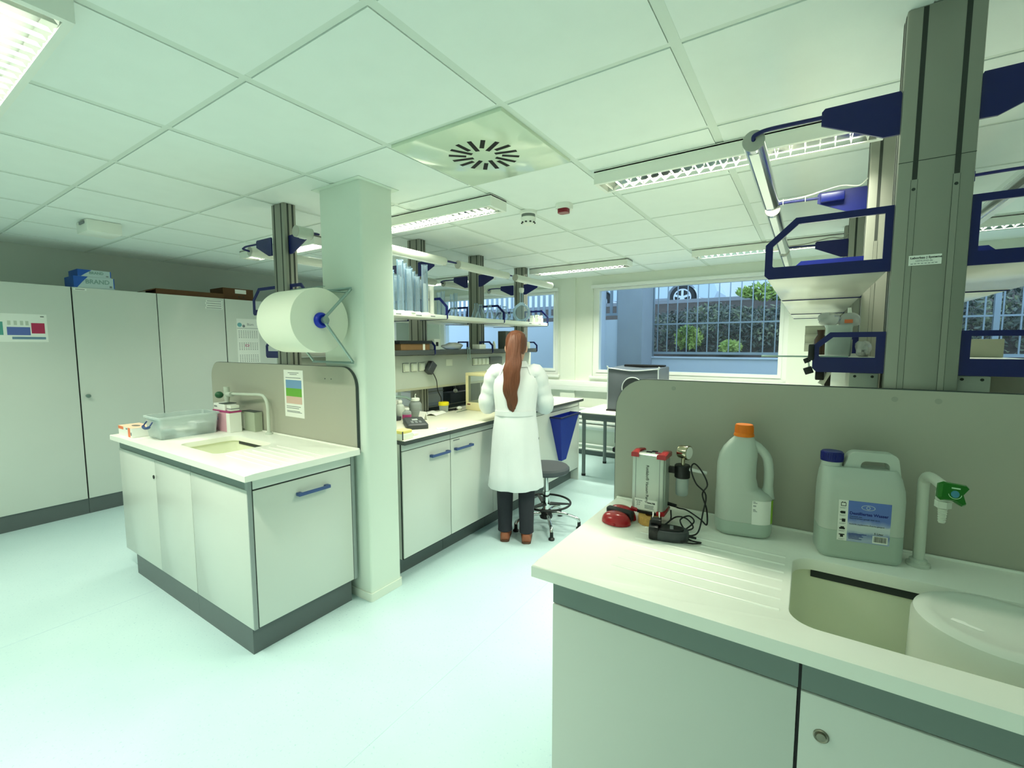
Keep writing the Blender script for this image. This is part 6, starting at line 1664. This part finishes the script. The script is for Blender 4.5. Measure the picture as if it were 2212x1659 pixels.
for i, (x, y, r, h) in enumerate(((-2.58, 3.40, 0.055, 0.13), (-2.57, 3.53, 0.055, 0.135), (-2.58, 3.80, 0.06, 0.14), (-2.57, 3.92, 0.055, 0.12), (-2.68, 3.46, 0.05, 0.15), (-2.69, 3.86, 0.055, 0.16))):
    erlen('conical glass flask on the upper shelf, %s from the blue bracket nearest the column' % nth[i], x, y, r, h)
for i, (x, y) in enumerate(((-2.58, 4.34), (-2.56, 4.41), (-2.56, 4.47), (-2.58, 4.53))):
    t = thing('white_jar', 'small white plastic jar at the shelf end, %s from the long-necked flask' % nth[i], 'jar', (x, y, ZS), 'white jars at the shelf end')
    obj('body', B().lathe([(0.026, -0.0005), (0.028, 0.005), (0.028, 0.05), (0.020, 0.058)], (x, y, ZS), n=18), M_white, t)
    obj('lid', B().lathe([(0.022, 0.057), (0.022, 0.078 + 0.01*(i % 2))], (x, y, ZS), n=18), M_white, t)
for i, (y, w_) in enumerate(((2.30, 0.05), (2.50, 0.06), (2.66, 0.05), (4.16, 0.05), (4.36, 0.05))):
    tag(obj('shelf_tag', B().box(-2.5105, -2.5092, y, y+w_, 1.722, 1.730), M_inkgrey, smooth=0), 'small grey shelf tag on the upper shelf edge, %s from the white column' % nth[i], 'tag', 'shelf tags')
tag(obj('black_device', B().box(-2.80, -2.70, 2.34, 2.48, ZS, 1.75, 0.002).box(-2.78, -2.66, 2.30, 2.42, 1.97, 2.0).box(-2.75, -2.71, 2.32, 2.40, 1.749, 1.971), M_black), 'black stand behind the measuring cylinders beside the white column', 'stand')

# low dark shelf of the middle island
ZL = 1.4582
t = c3('brown flat carton on the dark low shelf beside the white column', -2.76, -2.66, 2.48, 2.80, ZL, 1.508, M_card, 'carton')
obj('tape', B().box(-2.7605, -2.6593, 2.72, 2.745, ZL, 1.5085), M_paper, t, smooth=0)
tag(obj('black_tray', B().box(-2.78, -2.65, 2.46, 2.82, 1.5085, 1.535, 0.004), M_black), 'black tray lying on the flat brown carton', 'tray')
t = c3('small patterned carton on the low shelf behind the first blue bracket', -2.79, -2.71, 2.91, 2.98, ZL, 1.55, M_paper)
obj('mark', B().box(-2.7105, -2.7088, 2.93, 2.96, 1.49, 1.525), M_ink, t, smooth=0)
tag(obj('film_bag', crumple((-2.72, 3.16, ZL), (0.05, 0.13, 0.035), 31, 0.12), M_bag), 'grey-green plastic film bag on the dark low shelf', 'bag')
tag(obj('wire_hook', B().tube(bez([(-2.655, 3.28, 1.475), (-2.642, 3.28, 1.47), (-2.640, 3.28, 1.40), (-2.641, 3.28, 1.36)], 5), 0.004, 8).tube(bez([(-2.655, 3.31, 1.475), (-2.642, 3.31, 1.47), (-2.640, 3.31, 1.42), (-2.641, 3.315, 1.365)], 5), 0.004, 8), M_steel), 'steel wire hook hanging over the edge of the dark low shelf', 'hook')
tag(obj('white_carton', B().box(-2.76, -2.67, 3.50, 3.60, ZL, 1.505, 0.002), M_paper), 'white small carton just left of the middle profile column on the low shelf', 'box')
tag(obj('spray_bottle', B().lathe([(0.018, -0.0005), (0.018, 0.05), (0.010, 0.062), (0.010, 0.078)], (-2.70, 3.78, ZL), n=16), M_white), 'small white bottle right of the middle profile column on the low shelf', 'bottle')
t = c3('upright dark carton on the low shelf above the person\'s head', -2.79, -2.69, 3.98, 4.12, ZL, 1.645, mat('slate_carton', rgb(84, 90, 88), 0.6))
t = c3('upright pale carton with dark spots beside the dark carton over the person', -2.79, -2.69, 4.125, 4.34, ZL, 1.643, M_boxgrey)
b = B()
for y, z in ((4.17, 1.62), (4.20, 1.60), (4.24, 1.585), (4.17, 1.54), (4.20, 1.52), (4.25, 1.51)): b.box(-2.6905, -2.6893, y, y+0.016, z, z+0.009)
obj('print_spots', b, M_ink, t, smooth=0)
obj('fold_line', B().box(-2.6905, -2.6893, 4.127, 4.338, 1.553, 1.556), M_inkgrey, t, smooth=0)
tag(obj('white_jar', B().lathe([(0.035, -0.0005), (0.036, 0.06), (0.03, 0.075)], (-2.72, 4.46, ZL), n=20), M_white), 'white jar at the window end of the dark low shelf', 'jar')

# ------------------------------------------------------------------ things on the low shelf of the near island
t = thing('plastic_beaker', 'square clear plastic jar stuffed with bags, standing on the low shelf of the near island', 'beaker', (0.08, 1.95, ZL))
bx = (0.044, 0.118, 1.915, 1.985)
def sq(i_, z): return [(x, y, z) for x, y in rrect(bx[0]+i_, bx[1]-i_, bx[2]+i_, bx[3]-i_, 0.008, 3)]
obj('jar', B().loft([sq(0.003, ZL-0.0005), sq(0.001, ZL+0.004), sq(0, 1.556), sq(-0.004, 1.566), sq(0.0, 1.566), sq(0.002, 1.555), sq(0.003, ZL+0.005)]), M_clear, t)
obj('crumpled_fill', crumple((0.081, 1.95, ZL+0.006), (0.028, 0.026, 0.052), 41, 0.12), M_bag, t)
t = thing('sample_bag', 'white puffed bag with an orange print sticking out of the clear jar', 'bag', (0.10, 1.95, 1.565))
obj('bag', crumple((0.112, 1.955, 1.562), (0.030, 0.02, 0.026), 44, 0.15), M_bag, t)
obj('print', B().box(0.095, 0.118, 1.9335, 1.9365, 1.572, 1.584), M_orangepr, t)
obj('nozzle', B().cyl((0.110, 1.955, 1.60), (0.108, 1.955, 1.625), 0.007, 0.005), M_white, t)
tag(obj('sample_bag', crumple((0.052, 1.955, 1.566), (0.034, 0.02, 0.024), 45, 0.2), M_bag), 'second white bag flopping out of the left side of the clear jar', 'bag')
tag(obj('sample_bag', crumple((0.150, 1.93, ZL+0.001), (0.022, 0.05, 0.028), 47, 0.25), M_bag), 'crumpled white bag lying right of the clear jar on the low shelf', 'bag')
for i, (za, zb_, ya) in enumerate(((ZL, 1.508, 3.10), (1.5085, 1.556, 3.12), (1.5565, 1.606, 3.14))):
    t = c3('%s of three stacked grey cartons on the low shelf of the near island' % ('lowest', 'middle', 'topmost')[i], 0.0-0.028, 0.125, ya, ya+0.22, za, zb_, mat('grey_stack_carton', rgb(160, 166, 152), 0.7))
    obj('lid_edge', B().box(-0.0285, 0.1255, ya-0.0006, ya+0.2205, zb_-0.008, zb_-0.006), M_inkgrey, t, smooth=0)
    t['group'] = 'stacked grey cartons'
tag(obj('brown_bottle', B().lathe([(0.022, -0.0005), (0.022, 0.06), (0.012, 0.08), (0.014, 0.10)], (0.035, 2.25, ZL), n=18), mat('brown_glass', rgb(56, 36, 24), 0.2)), 'small brown bottle behind the clear jar on the low shelf', 'bottle')
tag(obj('steel_rod', B().cyl((-0.136, 1.745, 1.4605), (0.10, 1.745, 1.4605), 0.0028), M_steel), 'thin steel rod sticking out over the low shelf edge towards the window', 'rod')
t = thing('cable_clip', 'black clips with dangling leads on the front end of the low shelf bracket', 'clip', (0.0, 1.69, 1.45))
obj('clip', B().box(-0.004, 0.012, 1.686, 1.712, 1.45, 1.50, 0.004), M_black, t)
obj('clip', B().obox((-0.006, 1.70, 1.450), (0.008, 0, 0.004), (0, 0.008, 0), (-0.003, 0, 0.007), 0.002), M_black, t)
obj('clip', B().obox((-0.001, 1.70, 1.418), (0.011, 0, 0.004), (0, 0.009, 0), (-0.004, 0, 0.010), 0.002), M_black, t)
obj('lead', B().tube(bez([(-0.002, 1.70, 1.445), (0.0, 1.70, 1.432), (-0.002, 1.70, 1.424)], 5), 0.0025, 6), M_white, t)
t = thing('pipette_stand', 'black holder with a white pipette hanging under the low shelf, above the splash panel', 'holder', (0.04, 1.78, 1.40))
obj('holder', B().box(0.018, 0.042, 1.74, 1.80, 1.386, 1.4135, 0.003), M_black, t)
obj('holder', B().box(0.045, 0.062, 1.83, 1.87, 1.36, 1.412, 0.003), M_black, t)
obj('pipette', B().cyl((0.056, 1.76, 1.413), (0.034, 1.765, 1.372), 0.006, 0.009), M_white, t)
t = thing('grey_device', 'grey device with a red top edge peeking over the splash panel at the right', 'device', (0.52, 2.0, 0.911))
obj('body', B().prism([(0.44, 0.9112), (0.62, 0.9112), (0.62, 1.36), (0.585, 1.40), (0.45, 1.415), (0.44, 1.41)], 'xz', 1.90, 2.15), mat('device_grey', rgb(140, 144, 136), 0.5), t)
obj('top_strip', B().prism([(0.45, 1.415), (0.585, 1.40), (0.586, 1.405), (0.45, 1.42)], 'xz', 1.90, 2.15), M_red, t)
t = c3('long pale box on the low shelf at the far right of the near island', 0.352, 0.50, 2.0, 2.5, ZL, 1.515, mat('long_pale_box', rgb(176, 180, 160), 0.6))
tag(obj('glass_bottle', B().lathe([(0.02, -0.0005), (0.02, 0.04), (0.008, 0.06), (0.008, 0.075)], (0.40, 2.10, 1.516), n=16), M_clear), 'small bottle standing on the long pale box at the right', 'bottle')
# ------------------------------------------------------------------ camera, daylight, view
RW = ((0.836080, 0.548507, -0.001896), (0.045700, -0.073200, -0.996300), (-0.546600, 0.832900, -0.086300))
cd = bpy.data.cameras.new('camera'); cam = bpy.data.objects.new('camera', cd); COL.objects.link(cam)
r0, r1, r2 = [Vector(v).normalized() for v in RW]
cam.matrix_world = Matrix(((r0.x, -r1.x, -r2.x, 0), (r0.y, -r1.y, -r2.y, 0), (r0.z, -r1.z, -r2.z, 1.5), (0, 0, 0, 1)))
cd.sensor_width = 36.0; cd.lens = 977.92/2212*36.0; cd.clip_start = 0.02; cd.clip_end = 200
SC.camera = cam

w = bpy.data.worlds.new('sky'); SC.world = w; w.use_nodes = True
bg = w.node_tree.nodes['Background']
bg.inputs['Color'].default_value = (0.50, 0.74, 1.0, 1)
bg.inputs['Strength'].default_value = SKY
# soft daylight entering through the three windows
SC.cycles.max_bounces = 10; SC.cycles.diffuse_bounces = 6; SC.cycles.glossy_bounces = 5
SC.cycles.transmission_bounces = 8; SC.cycles.transparent_max_bounces = 12
SC.cycles.caustics_reflective = False; SC.cycles.caustics_refractive = False
SC.cycles.sample_clamp_indirect = 8.0
SC.cycles.use_denoising = True
SC.view_settings.view_transform = 'Standard'
SC.view_settings.look = 'None'
SC.view_settings.exposure = EXPO
SC.view_settings.gamma = 1.0
SC.view_settings.use_curve_mapping = False
